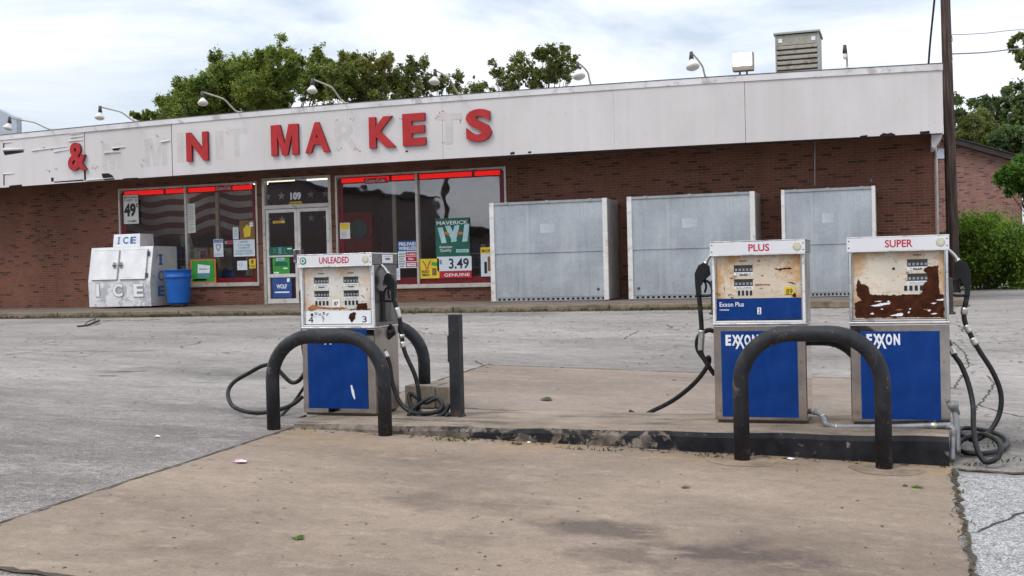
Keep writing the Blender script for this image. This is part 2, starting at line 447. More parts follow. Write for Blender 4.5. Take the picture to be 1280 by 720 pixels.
def mat_black_curb():
    n = N("chipped_black_paint"); v = n.pos()
    chip = n.noise(n.mapping(v, (1, 1, 1.3)), 5.5, 7, 0.7, 0.4)
    s = n.sep(v)
    # paint is thinner toward the left end
    bias = n.math('MULTIPLY', n.math('ADD', s['X'], 1.3), -0.075)
    chip = n.math('ADD', chip, bias)
    c = n.mix(n.ramp(chip, (0.56, 0.0), (0.63, 1.0)), n.ramp(n.noise(v, 8, 4), (0.3, (0.009, 0.010, 0.013)), (0.7, (0.022, 0.022, 0.026))), n.ramp(n.noise(v, 12, 5), (0.3, (0.085, 0.068, 0.055)), (0.7, (0.24, 0.205, 0.17))))
    n.bump(chip, 0.4, 0.004)
    return n.set(c, 0.62, 0.0, 0.2)

def mat_fascia():
    n = N("weathered_white_paint"); v = n.pos()
    c = n.ramp(n.noise(v, 0.6, 5), (0.3, (0.570, 0.540, 0.532)), (0.7, (0.632, 0.600, 0.592)))
    streak = n.noise(n.mapping(v, (2.2, 1, 0.10)), 1.6, 5, 0.6)
    c = n.mix(n.ramp(streak, (0.50, 0.0), (0.80, 0.22)), c, (0.70, 0.69, 0.70, 1))
    st2 = n.noise(n.mapping(v, (3.4, 1, 0.16), (5, 0, 2)), 1.4, 6, 0.65)
    c = n.mix(n.ramp(st2, (0.56, 0.0), (0.85, 0.24)), c, (0.44, 0.41, 0.395, 1))
    sp = n.noise(v, 9.0, 6, 0.75)
    c = n.mix(n.ramp(sp, (0.66, 0.0), (0.74, 0.35)), c, (0.36, 0.33, 0.30, 1))
    n.bump(n.noise(n.mapping(v, (0.5, 1, 0.4)), 1.5, 3), 0.25, 0.02)
    return n.set(c, 0.55, 0.0, 0.35)

def mat_ice_white():
    n = N("scuffed_white_enamel"); v = n.obj(); s = n.sep(v)
    c = n.ramp(n.noise(v, 3, 4), (0.3, (0.66, 0.66, 0.67)), (0.7, (0.78, 0.78, 0.78)))
    low = n.math('MULTIPLY', n.math('SUBTRACT', 0.72, s['Z']), 4.0, True)
    scr = n.noise(n.mapping(v, (1, 1, 1.0)), 3.6, 6, 0.7, 0.6)
    c = n.mix(n.math('MULTIPLY', low, n.ramp(scr, (0.46, 0.0), (0.58, 0.75))), c, (0.33, 0.35, 0.38, 1))
    ru = n.noise(v, 7, 6, 0.7); c = n.mix(n.ramp(ru, (0.70, 0.0), (0.78, 0.5)), c, (0.30, 0.25, 0.2, 1))
    return n.set(c, 0.5, 0.0, 0.4)

def mat_galv():
    n = N("galvanized_sheet"); v = n.obj(); s = n.sep(v)
    sp = n.vor(v, 26.0, out='Color'); big = n.noise(v, 1.4, 5)
    c = n.ramp(big, (0.3, (0.335, 0.365, 0.395)), (0.7, (0.43, 0.46, 0.49)))
    c = n.mix(0.13, c, n.mix(1.0, c, n.ramp(sp, (0.0, 0.55), (1.0, 1.5)), 'MULTIPLY'))
    st = n.noise(n.mapping(v, (3.0, 1, 0.25)), 2.0, 5); c = n.mix(n.ramp(st, (0.52, 0.0), (0.72, 0.3)), c, (0.52, 0.54, 0.56, 1))
    f = n.noise(v, 90, 3); c = n.mix(1.0, c, n.ramp(f, (0.3, 0.93), (0.7, 1.06)), 'MULTIPLY')
    dr = n.noise(n.mapping(v, (5.0, 1, 0.18), (3, 0, 1)), 2.0, 6, 0.65); c = n.mix(n.ramp(dr, (0.56, 0.0), (0.78, 0.45)), c, (0.235, 0.250, 0.262, 1))
    lowd = n.math('MULTIPLY', n.math('SUBTRACT', 0.42, s['Z']), 2.2, True); c = n.mix(n.math('MULTIPLY', lowd, n.ramp(n.noise(v, 5, 5, 0.7), (0.35, 0.0), (0.7, 0.6))), c, (0.26, 0.235, 0.21, 1))
    n.bump(n.noise(v, 1.6, 3), 0.3, 0.03)
    return n.set(c, 0.48, 0.35, 0.4)

def mat_steel(name, col=(0.52, 0.50, 0.48), rough=0.24):
    n = N(name); v = n.obj()
    br = n.noise(n.mapping(v, (1.5, 1.5, 90.0)), 2.0, 3)
    c = n.mix(n.ramp(n.noise(v, 3.5, 6, 0.65), (0.42, 0.0), (0.72, 0.6)), col, mul(col, 0.55))
    c = n.mix(n.ramp(n.noise(v, 18, 6, 0.7), (0.64, 0.0), (0.74, 0.5)), c, (0.20, 0.13, 0.085, 1))
    r = n.ramp(n.noise(v, 5, 5), (0.3, rough - 0.03), (0.85, rough + 0.10))
    n.bump(n.math('ADD', n.noise(v, 2.5, 2), n.math('MULTIPLY', br, 0.03)), 0.025, 0.02)
    return n.set(c, r, 1.0)

def mat_face(seed, orange=0.5, base=(0.62, 0.585, 0.53)):
    n = N("rust_stained_dial_plate"); v = n.mapping(n.obj(), (1, 1, 1), (seed, 0, seed * 0.7)); s = n.sep(n.obj())
    c = n.ramp(n.noise(v, 5, 5), (0.3, mul(base, 0.93)), (0.7, mul(base, 1.13)))
    # ochre staining that grows in from the edges of the plate
    ex = n.math('MULTIPLY', n.math('ABSOLUTE', s['X']), 2.9)
    ez = n.math('MULTIPLY', n.math('ABSOLUTE', n.math('SUBTRACT', s['Z'], 1.06)), 3.4)
    ed = n.math('MAXIMUM', ex, ez)
    k = n.math('ADD', n.math('MULTIPLY', ed, 0.55), n.math('MULTIPLY', n.noise(v, 7, 7, 0.68, 0.5), 0.9))
    c = n.mix(n.ramp(k, (0.78, 0.0), (1.12, 0.75 * orange + 0.15)), c, (0.50, 0.27, 0.10, 1))
    st = n.noise(n.mapping(v, (1.2, 1, 6.0)), 4.5, 6, 0.7)
    c = n.mix(n.ramp(st, (0.60, 0.0), (0.72, 0.7 * orange)), c, (0.52, 0.30, 0.13, 1))
    sp = n.noise(n.mapping(v, (1, 1, 1.8)), 15, 6, 0.72, 0.4)
    c = n.mix(n.ramp(sp, (0.66, 0.0), (0.71, 0.95)), c, (0.13, 0.045, 0.018, 1))
    return n.set(c, 0.5, 0.0, 0.35)

def mat_rust():
    n = N("bare_rust"); v = n.obj()
    c = n.ramp(n.noise(v, 16, 7, 0.7), (0.25, (0.032, 0.011, 0.007)), (0.55, (0.058, 0.018, 0.009)), (0.85, (0.105, 0.033, 0.013)))
    n.bump(n.noise(v, 60, 4), 0.4, 0.003)
    return n.set(c, 0.9, 0.0, 0.08)

def mat_guard():
    n = N("worn_black_pipe_paint"); v = n.obj()
    c = n.ramp(n.noise(v, 6, 5), (0.3, (0.009, 0.010, 0.013)), (0.7, (0.022, 0.023, 0.028)))
    c = n.mix(n.ramp(n.noise(n.mapping(v, (1, 1, 0.5)), 9, 7, 0.72, 0.4), (0.58, 0.0), (0.74, 0.6)), c, (0.060, 0.038, 0.032, 1))
    c = n.mix(n.ramp(n.noise(v, 22, 6, 0.75), (0.70, 0.0), (0.76, 0.8)), c, (0.22, 0.17, 0.09, 1))
    ch = n.noise(n.mapping(v, (1, 1, 0.7)), 6.5, 7, 0.75, 0.6)
    c = n.mix(n.ramp(ch, (0.66, 0.0), (0.69, 0.9)), c, n.mix(n.noise(v, 30, 4), (0.055, 0.05, 0.048, 1), (0.13, 0.105, 0.085, 1)))
    zb_ = n.math('MULTIPLY', n.math('SUBTRACT', 0.12, n.sep(v)['Z']), 8.0, True)
    c = n.mix(n.math('MULTIPLY', zb_, n.ramp(n.noise(v, 12, 6, 0.7), (0.48, 0.0), (0.70, 0.6))), c, (0.13, 0.05, 0.035, 1))
    n.bump(n.math('ADD', n.noise(v, 40, 4, 0.7), n.math('MULTIPLY', n.ramp(ch, (0.66, 1.0), (0.69, 0.0)), 1.2)), 0.35, 0.004)
    return n.set(c, n.ramp(n.noise(v, 7, 4), (0.3, 0.45), (0.7, 0.72)), 0.0, 0.35)

def mat_leaf(name, dark, light, scale=0.55, hue2=None):
    n = N(name); v = n.pos()
    a = n.noise(v, scale, 3); w = n.t.nodes.new('ShaderNodeTexWhiteNoise'); w.noise_dimensions = '3D'
    gi = n.t.nodes.new('ShaderNodeVectorMath'); gi.operation = 'SNAP'; n.t.links.new(v, gi.inputs[0]); gi.inputs[1].default_value = (0.13, 0.13, 0.13)
    n.t.links.new(gi.outputs[0], w.inputs['Vector'])
    f = n.math('ADD', n.math('MULTIPLY', a, 0.65), n.math('MULTIPLY', w.outputs['Value'], 0.42))
    c = n.ramp(f, (0.32, dark), (0.78, light))
    if hue2: c = n.mix(n.ramp(n.noise(v, scale * 0.6, 2), (0.5, 0.0), (0.68, 0.7)), c, hue2)
    n.set(c, 0.55, 0.0, 0.3)
    tr = n.t.nodes.new('ShaderNodeBsdfTranslucent'); n.put(n.mix(1.0, c, (1.4, 1.5, 0.7, 1), 'MULTIPLY'), tr.inputs['Color'])
    ms = n.t.nodes.new('ShaderNodeMixShader'); ms.inputs[0].default_value = 0.38
    n.t.links.new(n.p.outputs[0], ms.inputs[1]); n.t.links.new(tr.outputs[0], ms.inputs[2]); n.t.links.new(ms.outputs[0], n.out.inputs[0])
    return n.m

def mat_glass():
    n = N("shop_glass"); n.t.nodes.remove(n.p)
    gl = n.t.nodes.new('ShaderNodeBsdfGlossy'); gl.inputs['Roughness'].default_value = 0.015; gl.inputs['Color'].default_value = (0.95, 0.96, 1.0, 1)
    tr = n.t.nodes.new('ShaderNodeBsdfTransparent'); tr.inputs['Color'].default_value = (0.80, 0.81, 0.81, 1)
    lw = n.t.nodes.new('ShaderNodeFresnel'); lw.inputs['IOR'].default_value = 1.52
    f = n.math('MULTIPLY_ADD', lw.outputs[0], 2.2); n.t.nodes[-1].inputs[2].default_value = 0.11
    b = n.t.nodes.new('ShaderNodeBump'); b.inputs['Strength'].default_value = 0.06; b.inputs['Distance'].default_value = 0.05
    n.t.links.new(n.noise(n.pos(), 0.9, 2), b.inputs['Height']); n.t.links.new(b.outputs[0], gl.inputs['Normal'])
    ms = n.t.nodes.new('ShaderNodeMixShader'); n.t.links.new(f, ms.inputs[0]); n.t.links.new(tr.outputs[0], ms.inputs[1]); n.t.links.new(gl.outputs[0], ms.inputs[2])
    n.t.links.new(ms.outputs[0], n.out.inputs[0])
    return n.m

ASPH, PAD = mat_asphalt(), mat_pad()
CONC = mat_concrete("old_walk_concrete", (0.175, 0.140, 0.112), (0.075, 0.062, 0.050, 1))
CURBF = mat_concrete("curb_edge_concrete", (0.235, 0.185, 0.135), (0.085, 0.08, 0.045, 1), 3.0, 0.7)
ISLTOP = mat_concrete("island_top_concrete", (0.26, 0.205, 0.155), (0.075, 0.066, 0.06, 1), 1.6, 0.75)
BLOCKC = mat_concrete("pale_footing_concrete", (0.30, 0.25, 0.19), (0.12, 0.10, 0.08, 1), 4.0, 0.5)
COLLAR = mat_concrete("collar_concrete", (0.25, 0.19, 0.135), (0.12, 0.09, 0.07, 1), 4.0, 0.5)
CURBBLK = mat_black_curb()
FASC = mat_fascia()
SIGNRED = paint("sign_red", (0.40, 0.017, 0.018), 0.42, var=0.12, scale=5, spec=0.4)
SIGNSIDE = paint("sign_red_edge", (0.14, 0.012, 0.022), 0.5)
GHOST = paint("bare_letter_patch", (0.548, 0.515, 0.498), 0.6, var=0.06, grime=(0.50, 0.46, 0.44, 1), gamt=0.2, gscale=5, world=True)
FLAKE = paint("red_paint_flake", (0.48, 0.10, 0.08), 0.6, world=True)
BLACKGAP = paint("dark_gap", (0.012, 0.010, 0.011), 0.9)
COPING = paint("coping_white", (0.66, 0.645, 0.65), 0.5, var=0.1, scale=1.2, grime=(0.34, 0.29, 0.26, 1), gamt=0.3, gscale=3, world=True)
SOFFIT = paint("soffit_paint", (0.09, 0.065, 0.05), 0.7, var=0.15, scale=1.0, grime=(0.16, 0.11, 0.08, 1), gamt=0.5, gscale=2, world=True)
ROOF = paint("roof_felt", (0.07, 0.07, 0.075), 0.9, world=True)
ALU = paint("dull_aluminium", (0.50, 0.47, 0.42), 0.38, metal=0.55, var=0.1, scale=3, grime=(0.22, 0.19, 0.16, 1), gamt=0.25)
WHITEFRM = paint("white_door_metal", (0.62, 0.60, 0.57), 0.42, metal=0.25, var=0.07, grime=(0.3, 0.27, 0.24, 1), gamt=0.2)
REDBAND = paint("window_red_band", (0.14, 0.006, 0.012), 0.35, var=0.2)
REDLIT = emit("lit_red_tube", (1.0, 0.008, 0.006), 0.48)
TUBE = emit("fluorescent_tube", (1.0, 0.93, 0.72), 1.9)
TUBEIN = emit("shop_tube", (1.0, 0.95, 0.82), 7.0)
GLASS = mat_glass()
INTW = paint("shop_inner_wall", (0.16, 0.13, 0.12), 0.8, world=True)
INTF = paint("shop_inner_floor", (0.14, 0.12, 0.11), 0.5, world=True)
CREAM = paint("cream_post", (0.55, 0.50, 0.36), 0.5)
FLAGR = paint("flag_red", (0.19, 0.055, 0.065), 0.7)
FLAGW = paint("flag_white", (0.62, 0.62, 0.66), 0.7)
FLAGB = paint("flag_blue", (0.03, 0.035, 0.075), 0.7)
PAPER = paint("poster_paper", (0.68, 0.67, 0.63), 0.55, var=0.05)
PAPERW = paint("poster_white", (0.62, 0.68, 0.74), 0.45, var=0.04)
INK = paint("black_ink", (0.02, 0.02, 0.022), 0.5)
PGREEN = paint("poster_green", (0.012, 0.115, 0.075), 0.35)
PGREENB = paint("poster_bright_green", (0.04, 0.30, 0.05), 0.35)
PRED = paint("poster_red", (0.42, 0.018, 0.03), 0.35)
PYEL = paint("poster_yellow", (0.72, 0.52, 0.03), 0.4)
PBLUE = paint("poster_blue", (0.03, 0.075, 0.27), 0.35)
PCYAN = paint("poster_pale_blue", (0.42, 0.62, 0.66), 0.35)
PORANGE = paint("poster_orange", (0.55, 0.16, 0.04), 0.4)
PBROWN = paint("poster_brown", (0.20, 0.11, 0.04), 0.5)
PTEAL = paint("poster_teal", (0.10, 0.26, 0.28), 0.4)
ICEW = mat_ice_white()
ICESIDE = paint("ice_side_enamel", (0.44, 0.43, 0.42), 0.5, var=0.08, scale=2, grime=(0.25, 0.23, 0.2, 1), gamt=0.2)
ICEBLUE = paint("ice_letter_blue", (0.055, 0.15, 0.38), 0.45)
LATCH = paint("dark_latch_metal", (0.10, 0.095, 0.09), 0.4, metal=0.7)
BINBLUE = paint("blue_plastic", (0.006, 0.105, 0.42), 0.42, var=0.12, scale=2)
GALV = mat_galv()
POSTW = paint("white_corner_post", (0.66, 0.65, 0.63), 0.5, var=0.08, grime=(0.35, 0.28, 0.22, 1), gamt=0.25)
GALVD = paint("zinc_rail", (0.32, 0.335, 0.35), 0.5, metal=0.4)
GALVSIDE = paint("zinc_side", (0.40, 0.385, 0.37), 0.5, metal=0.2, var=0.12, grime=(0.25, 0.21, 0.19, 1), gamt=0.3)
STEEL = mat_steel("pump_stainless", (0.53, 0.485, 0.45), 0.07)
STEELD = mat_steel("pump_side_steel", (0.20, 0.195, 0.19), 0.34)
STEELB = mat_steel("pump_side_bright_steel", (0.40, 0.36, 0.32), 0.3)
CHROME = paint("chrome_trim", (0.72, 0.72, 0.73), 0.16, metal=1.0, var=0.08, grime=(0.3, 0.24, 0.2, 1), gamt=0.2, gscale=12)
WFRAME = paint("white_pump_frame", (0.70, 0.70, 0.70), 0.38, var=0.05, grime=(0.35, 0.22, 0.14, 1), gamt=0.15, gscale=14)
HOODW = paint("white_hood_sign", (0.70, 0.70, 0.72), 0.3, var=0.03)
EXBLUE = paint("pump_blue_panel", (0.001, 0.034, 0.185), 0.42, var=0.14, scale=6, bump=0.1, spec=0.2, grime=(0.02, 0.05, 0.17, 1), gamt=0.15, gscale=3)
EXWHITE = paint("decal_white", (0.78, 0.80, 0.83), 0.4, var=0.03)
HOODRED = paint("hood_letter_red", (0.50, 0.012, 0.045), 0.4)
FACE_U, FACE_P, FACE_S = mat_face(0.0, 0.42), mat_face(3.1, 1.0, (0.60, 0.51, 0.40)), mat_face(7.7, 0.85, (0.62, 0.55, 0.45))
RUST = mat_rust()
RUSTL = paint("light_rust", (0.34, 0.13, 0.045), 0.7, var=0.3, scale=25)
GUNM = paint("dial_glass_dark", (0.045, 0.045, 0.048), 0.25)
GREYDIG = paint("dial_digits_grey", (0.30, 0.30, 0.29), 0.4)
RUBBER = paint("black_rubber", (0.010, 0.010, 0.011), 0.5, var=0.25, scale=14, spec=0.3, grime=(0.06, 0.055, 0.05, 1), gamt=0.15, gscale=10)
NOZBLK = paint("black_nozzle", (0.010, 0.010, 0.011), 0.42, var=0.25, scale=18, spec=0.3)
FERRULE = paint("hose_ferrule", (0.50, 0.49, 0.46), 0.3, metal=0.85, var=0.15, scale=20)
GUARD = mat_guard()
CONDUIT = paint("grey_conduit", (0.24, 0.245, 0.25), 0.5, metal=0.3, var=0.2, scale=9, grime=(0.16, 0.13, 0.11, 1), gamt=0.3)
LAMPW = paint("lamp_enamel", (0.66, 0.63, 0.58), 0.35, var=0.1)
LAMPARM = paint("lamp_arm_metal", (0.52, 0.50, 0.42), 0.45, metal=0.4)
LAMPDK = paint("lamp_socket", (0.06, 0.055, 0.06), 0.5)
ACM = paint("vent_tan_paint", (0.36, 0.345, 0.29), 0.55, var=0.15, grime=(0.22, 0.15, 0.09, 1), gamt=0.4, gscale=4)
ACG = paint("vent_side_grey", (0.37, 0.38, 0.34), 0.55, var=0.1)
FLOODH = paint("flood_housing", (0.36, 0.31, 0.26), 0.45, metal=0.3)
FLOODLIT = emit("flood_lit_lens", (1.0, 0.97, 0.90), 5.0)
def mat_wood():
    n = N("weathered_pole_wood"); v = n.obj()
    a = n.noise(n.mapping(v, (9, 9, 0.5)), 2.5, 6, 0.65)
    c = n.ramp(a, (0.28, (0.030, 0.022, 0.020)), (0.5, (0.072, 0.050, 0.042)), (0.75, (0.135, 0.098, 0.082)))
    n.bump(a, 0.6, 0.01); return n.set(c, 0.9, 0.0, 0.2)
WOOD = mat_wood()
PIPEW = paint("drainpipe_white", (0.50, 0.48, 0.46), 0.5, grime=(0.3, 0.25, 0.2, 1), gamt=0.3)
WIRE = paint("wire_black", (0.02, 0.02, 0.022), 0.6)
WIREG = paint("wire_grey", (0.22, 0.23, 0.22), 0.6)
ROOFB = paint("brown_eave", (0.035, 0.026, 0.024), 0.75)
SHINGLE = paint("dark_shingle", (0.06, 0.052, 0.05), 0.9, var=0.3, scale=20)
SIDING = paint("grey_siding", (0.40, 0.44, 0.50), 0.6, world=True)
SIDING2 = paint("tan_siding", (0.14, 0.10, 0.09), 0.7, world=True)
BARK = paint("tree_bark", (0.050, 0.040, 0.032), 0.9, var=0.4, scale=8, bump=0.5)
LEAF_A = mat_leaf("oak_leaves", (0.055, 0.092, 0.019), (0.26, 0.30, 0.066), 0.8)
LEAF_B = mat_leaf("yellowing_leaves", (0.065, 0.092, 0.022), (0.245, 0.26, 0.07), 0.5, (0.20, 0.17, 0.055, 1))
LEAF_C = mat_leaf("deep_green_leaves", (0.032, 0.062, 0.024), (0.125, 0.165, 0.06), 0.4)
LEAF_D = mat_leaf("bright_leaves", (0.030, 0.085, 0.010), (0.105, 0.20, 0.030), 0.8)
LEAF_E = mat_leaf("feathery_leaves", (0.034, 0.085, 0.010), (0.22, 0.33, 0.045), 1.4)
LEAF_O = mat_leaf("olive_leaves", (0.075, 0.095, 0.028), (0.22, 0.235, 0.08), 0.6)
GRASSM = mat_leaf("weed_green", (0.040, 0.055, 0.015), (0.13, 0.13, 0.045), 3.0, (0.13, 0.10, 0.06, 1))
LITTER = mat_leaf("fallen_leaf_mix", (0.025, 0.018, 0.012), (0.13, 0.10, 0.05), 5.0, (0.09, 0.12, 0.03, 1))
MULCH = mat_concrete("dirt", (0.080, 0.062, 0.045), (0.035, 0.03, 0.022, 1), 6, 0.7)
PINK = paint("pink_wrapper", (0.75, 0.42, 0.50), 0.5, var=0.5, scale=30)

# ------------------------------------------------------------------ setting
def grid(name, xs, ys, zf, mat):
    mb = MB(); vs_ = [(x, y, zf(x, y)) for y in ys for x in xs]; n = len(xs)
    mb.add(vs_, [(j * n + i, j * n + i + 1, (j + 1) * n + i + 1, (j + 1) * n + i) for j in range(len(ys) - 1) for i in range(n - 1)], 0, True)
    return mb.build(name, mat, origin=(0, 0, 0))

xs = [-1500, -500, -150, -60] + list(np.linspace(-30, 12, 85)) + [30, 80, 200, 600, 1500]
ys = [-1500, -400, -120, -60, -30, -12] + list(np.linspace(-6, 24, 91)) + [30, 45, 80, 150, 400, 1500]
tag(grid("ground", xs, ys, ground_z, ASPH), "cracked grey asphalt lot around the pumps and in front of the shop", kind='structure')

PX0, PX1, PY0, PY1 = -4.965, 0.268, 4.68, 13.66
pxs = list(np.linspace(PX0, PX1, 40)); pys = list(np.linspace(PY0, PY1, 60))
def padz(x, y): return ground_z(x, y) + 0.006
def pad_build():
    mb = MB(); n = len(pxs)
    def wob(x, y):
        dx = 0.0
        if x == pxs[0]: dx = 0.018 * math.sin(y * 9.1) + 0.012 * math.sin(y * 23 + 1)
        if x == pxs[-1]: dx = 0.03 * math.sin(y * 7.3) + 0.02 * math.sin(y * 19 + 2)
        return x + dx
    mb.add([(wob(x, y), y, padz(x, y)) for y in pys for x in pxs], [(j * n + i, j * n + i + 1, (j + 1) * n + i + 1, (j + 1) * n + i) for j in range(len(pys) - 1) for i in range(n - 1)], 0, True)
    return tag(mb.build("concrete_pavement", PAD, origin=(0, 0, 0)), "tan stained concrete apron under the pump island", kind='structure')
pad_build()
def ribbon(pts, w, z, jit=0.25):
    mb = MB(); P = []
    for i in range(len(pts) - 1):
        a, b = np.array(pts[i]), np.array(pts[i + 1]); m = max(2, int(np.linalg.norm(b - a) / 0.07))
        P += [a + (b - a) * k / m for k in range(m)]
    P.append(np.array(pts[-1])); vs_ = []
    for i, p in enumerate(P):
        t = P[min(i + 1, len(P) - 1)] - P[max(i - 1, 0)]; t = t / np.linalg.norm(t); nrm = np.array((-t[1], t[0]))
        c = p + nrm * RNG.uniform(-1, 1) * w * jit
        ww = w * RNG.uniform(0.45, 1.2)
        for sgn in (-1, 1):
            q = c + nrm * sgn * ww / 2; vs_.append((q[0], q[1], ground_z(q[0], q[1]) + z))
    mb.add(vs_, [(2 * i, 2 * i + 2, 2 * i + 3, 2 * i + 1)[::-1] for i in range(len(P) - 1)])
    return mb
def merge(*mbs):
    r = MB()
    for b in mbs: r.add(b.v, b.f)
    return r
joints = merge(ribbon([(PX0 - .01, PY0 - .2), (PX0 - .01, PY1)], 0.026, 0.010), ribbon([(PX0, PY1), (PX1, PY1)], 0.030, 0.010),
               ribbon([(-4.0, 10.26), (-1.2, 10.22)], 0.022, 0.011), ribbon([(PX0, PY0 - .01), (-3.2, PY0 - .02)], 0.05, 0.010))
tag(joints.build("path_joint", MULCH, origin=(0, 0, 0)), kind='structure')
dirt = merge(ribbon([(PX1 + .022, 4.5), (PX1 + .02, 8.75)], 0.036, 0.009, 0.5), ribbon([(PX1 + .05, 8.72), (1.6, 8.65)], 0.07, 0.0095, 0.5), ribbon([(-22, 20.80), (-15, 20.80), (-9.5, 20.86)], 0.42, 0.006, 0.12), ribbon([(-9.5, 20.92), (1, 20.94)], 0.14, 0.006, 0.25))
tag(dirt.build("dirt", MULCH, origin=(0, 0, 0)), "dark dirt line along the kerb and beside the concrete apron", kind='structure')
CRACKM = paint("crack_dark", (0.050, 0.043, 0.038), 0.95, world=True)
cr_px = [[(1187, 425), (1206, 440), (1211, 455), (1203, 470), (1192, 485)], [(1235, 470), (1243, 480), (1232, 497), (1222, 507), (1213, 525)], [(1206, 668), (1232, 662), (1258, 650), (1280, 638)], [(593, 451), (606, 458)], [(778, 424), (798, 414)], [(1225, 507), (1250, 515), (1280, 522)]]
cr = merge(*[ribbon([atg(*q)[:2] for q in l], 0.017, 0.005, 1.2) for l in cr_px])
tag(cr.build("pavement_crack_lines", CRACKM, origin=(0, 0, 0)), kind='structure')

# sidewalk in front of the shop
SW_Y, SW_Z = 21.0, 0.86
mb = MB()
seg = [(-30 + i * 3.1, -30 + (i + 1) * 3.1 - 0.015) for i in range(10)]
for x0, x1 in seg:
    mb.hexa([(x0, SW_Y, 0.2), (x1, SW_Y, 0.2), (x1, 24.35, 0.2), (x0, 24.35, 0.2), (x0, SW_Y, SW_Z - 0.012), (x1, SW_Y, SW_Z - 0.012), (x1, 24.35, SW_Z + 0.02), (x0, 24.35, SW_Z + 0.02)])
for i in range(len(mb.f)):
    if i % 6 == 2: mb.m[i] = 1
tag(mb.build("sidewalk", [CONC, CURBF], bevel=0.02, origin=(0, 0, 0)), "raised concrete walk along the shop front", kind='structure')

# ------------------------------------------------------------------ shop building
WY = 24.1           # wall face
FZ = 0.87           # floor / walk level
B = empty("store_building", (-10, WY, FZ), "long red brick shop with a white fascia and big windows", "shop")
XL, XR = -30.0, 0.56
W1 = (-18.28, -14.40, 1.36, 3.77)
DR = (-14.27, -12.47, FZ, 3.83)
W2 = (-12.36, -8.215, 1.225, 3.80)
mb = MB(); T = 0.25
HB = 4.9
mb.box(XL, W1[0], WY, WY + T, FZ - .3, HB)
mb.box(W1[0], W1[1], WY, WY + T, FZ - .3, W1[2])
mb.box(W1[0], W1[1], WY, WY + T, W1[3], HB)
mb.box(W1[1], DR[0], WY, WY + T, FZ - .3, HB)
mb.box(DR[0], DR[1], WY, WY + T, DR[3], HB)
mb.box(DR[1], W2[0], WY, WY + T, FZ - .3, HB)
mb.box(W2[0], W2[1], WY, WY + T, FZ - .3, W2[2])
mb.box(W2[0], W2[1], WY, WY + T, W2[3], HB)
mb.box(W2[1], XR, WY, WY + T, FZ - .3, HB)
mb.box(XR - T, XR, WY + T, 34.0, FZ - .3, HB)
mb.box(XL, XR, 34.0, 34.25, FZ - .3, HB)
mb.build("wall", BRICK, B)
# interior room
mb = MB()
mb.box(-24.0, -5.0, WY + .3, 32.0, FZ - .2, FZ + .01, 1)
mb.box(-24.0, -5.0, WY + .3, 32.0, 3.95, 4.0, 0)
mb.box(-24.0, -5.0, 31.9, 32.0, FZ, 3.95, 0)
mb.box(-24.1, -24.0, WY + .3, 32.0, FZ, 3.95, 0); mb.box(-5.0, -4.9, WY + .3, 32.0, FZ, 3.95, 0)
mb.build("interior_room", [INTW, INTF], B)
# roof, soffit
MBX = MB(); MBX.box(XL, 0.66, 23.0, 34.3, 4.92, 5.02); MBX.build("roof", ROOF, B)
MBX = MB(); MBX.box(XL, 0.62, 22.97, WY + .02, 3.955, 3.985); MBX.build("soffit", SOFFIT, B)

# fascia: a slightly crowned band
FY = 22.9
def ftop(x): return 5.115 + 0.115 * max(-0.6, 1 - ((x + 9.6) / 10.6) ** 2)
def fbot(x): return 3.848 + 0.062 * max(-0.6, 1 - ((x + 9.6) / 10.6) ** 2)
FXR = 0.705
fx = sorted(set(list(np.linspace(XL, FXR, 60)) + [-18.28, -15.87, -2.89]))
def band(x0, x1, y0, y1, zf0, zf1, mat, mb):
    X = [x for x in fx if x0 < x < x1]; X = [x0] + X + [x1]
    for a, b in zip(X[:-1], X[1:]):
        mb.add([(a, y0, zf0(a)), (b, y0, zf0(b)), (b, y0, zf1(b)), (a, y0, zf1(a))], [(0, 1, 2, 3)], mat)
        mb.add([(a, y1, zf0(a)), (b, y1, zf0(b)), (b, y1, zf1(b)), (a, y1, zf1(a))], [(3, 2, 1, 0)], mat)
        mb.add([(a, y0, zf0(a)), (b, y0, zf0(b)), (b, y1, zf0(b)), (a, y1, zf0(a))], [(3, 2, 1, 0)], mat)
        mb.add([(a, y0, zf1(a)), (b, y0, zf1(b)), (b, y1, zf1(b)), (a, y1, zf1(a))], [(0, 1, 2, 3)], mat)
    for x, o in ((x0, 1), (x1, 0)):
        q = [(x, y0, zf0(x)), (x, y1, zf0(x)), (x, y1, zf1(x)), (x, y0, zf1(x))]
        mb.add(q, [(0, 1, 2, 3) if not o else (3, 2, 1, 0)], mat)
mb = MB()
panels = [(XL, -18.29), (-18.275, -15.895), (-15.865, -9.2), (-9.195, -5.49), (-5.487, -2.893), (-2.885, FXR)]
for i, (a, b) in enumerate(panels):
    dy = (0, 0.012, 0, 0.004, 0, 0.005)[i]
    band(a, b, FY + dy, FY + .06, fbot, lambda x: ftop(x) - 0.12, 0, mb)
band(XL, FXR, FY + .061, FY + .08, lambda x: fbot(x) + .01, lambda x: ftop(x) - .13, 2, mb)
# white return at the right end, and the little raked bracket below it
mb.box(FXR - .04, FXR - .003, FY + .08, 34.2, 3.87, 5.02, 0)
mb.prism([(0.50, 3.86), (0.69, 3.85), (0.55, 3.62), (0.50, 3.62)], FY + .25, WY - .005, 1)
P_ = lambda u, v: (at(u, v, FY)[0], at(u, v, FY)[2])
def patch(pts, y, mat): 
    mb.prism([P_(*p) for p in pts][::-1] if True else 0, y, FY + .02, mat)
def ccw(pts):
    a = sum(pts[i][0] * pts[(i + 1) % len(pts)][1] - pts[(i + 1) % len(pts)][0] * pts[i][1] for i in range(len(pts)))
    return pts if a > 0 else pts[::-1]
def fpatch(pts, mat, y=FY - 0.003): mb.prism(ccw([P_(*p) for p in pts]), y, FY + .02, mat)
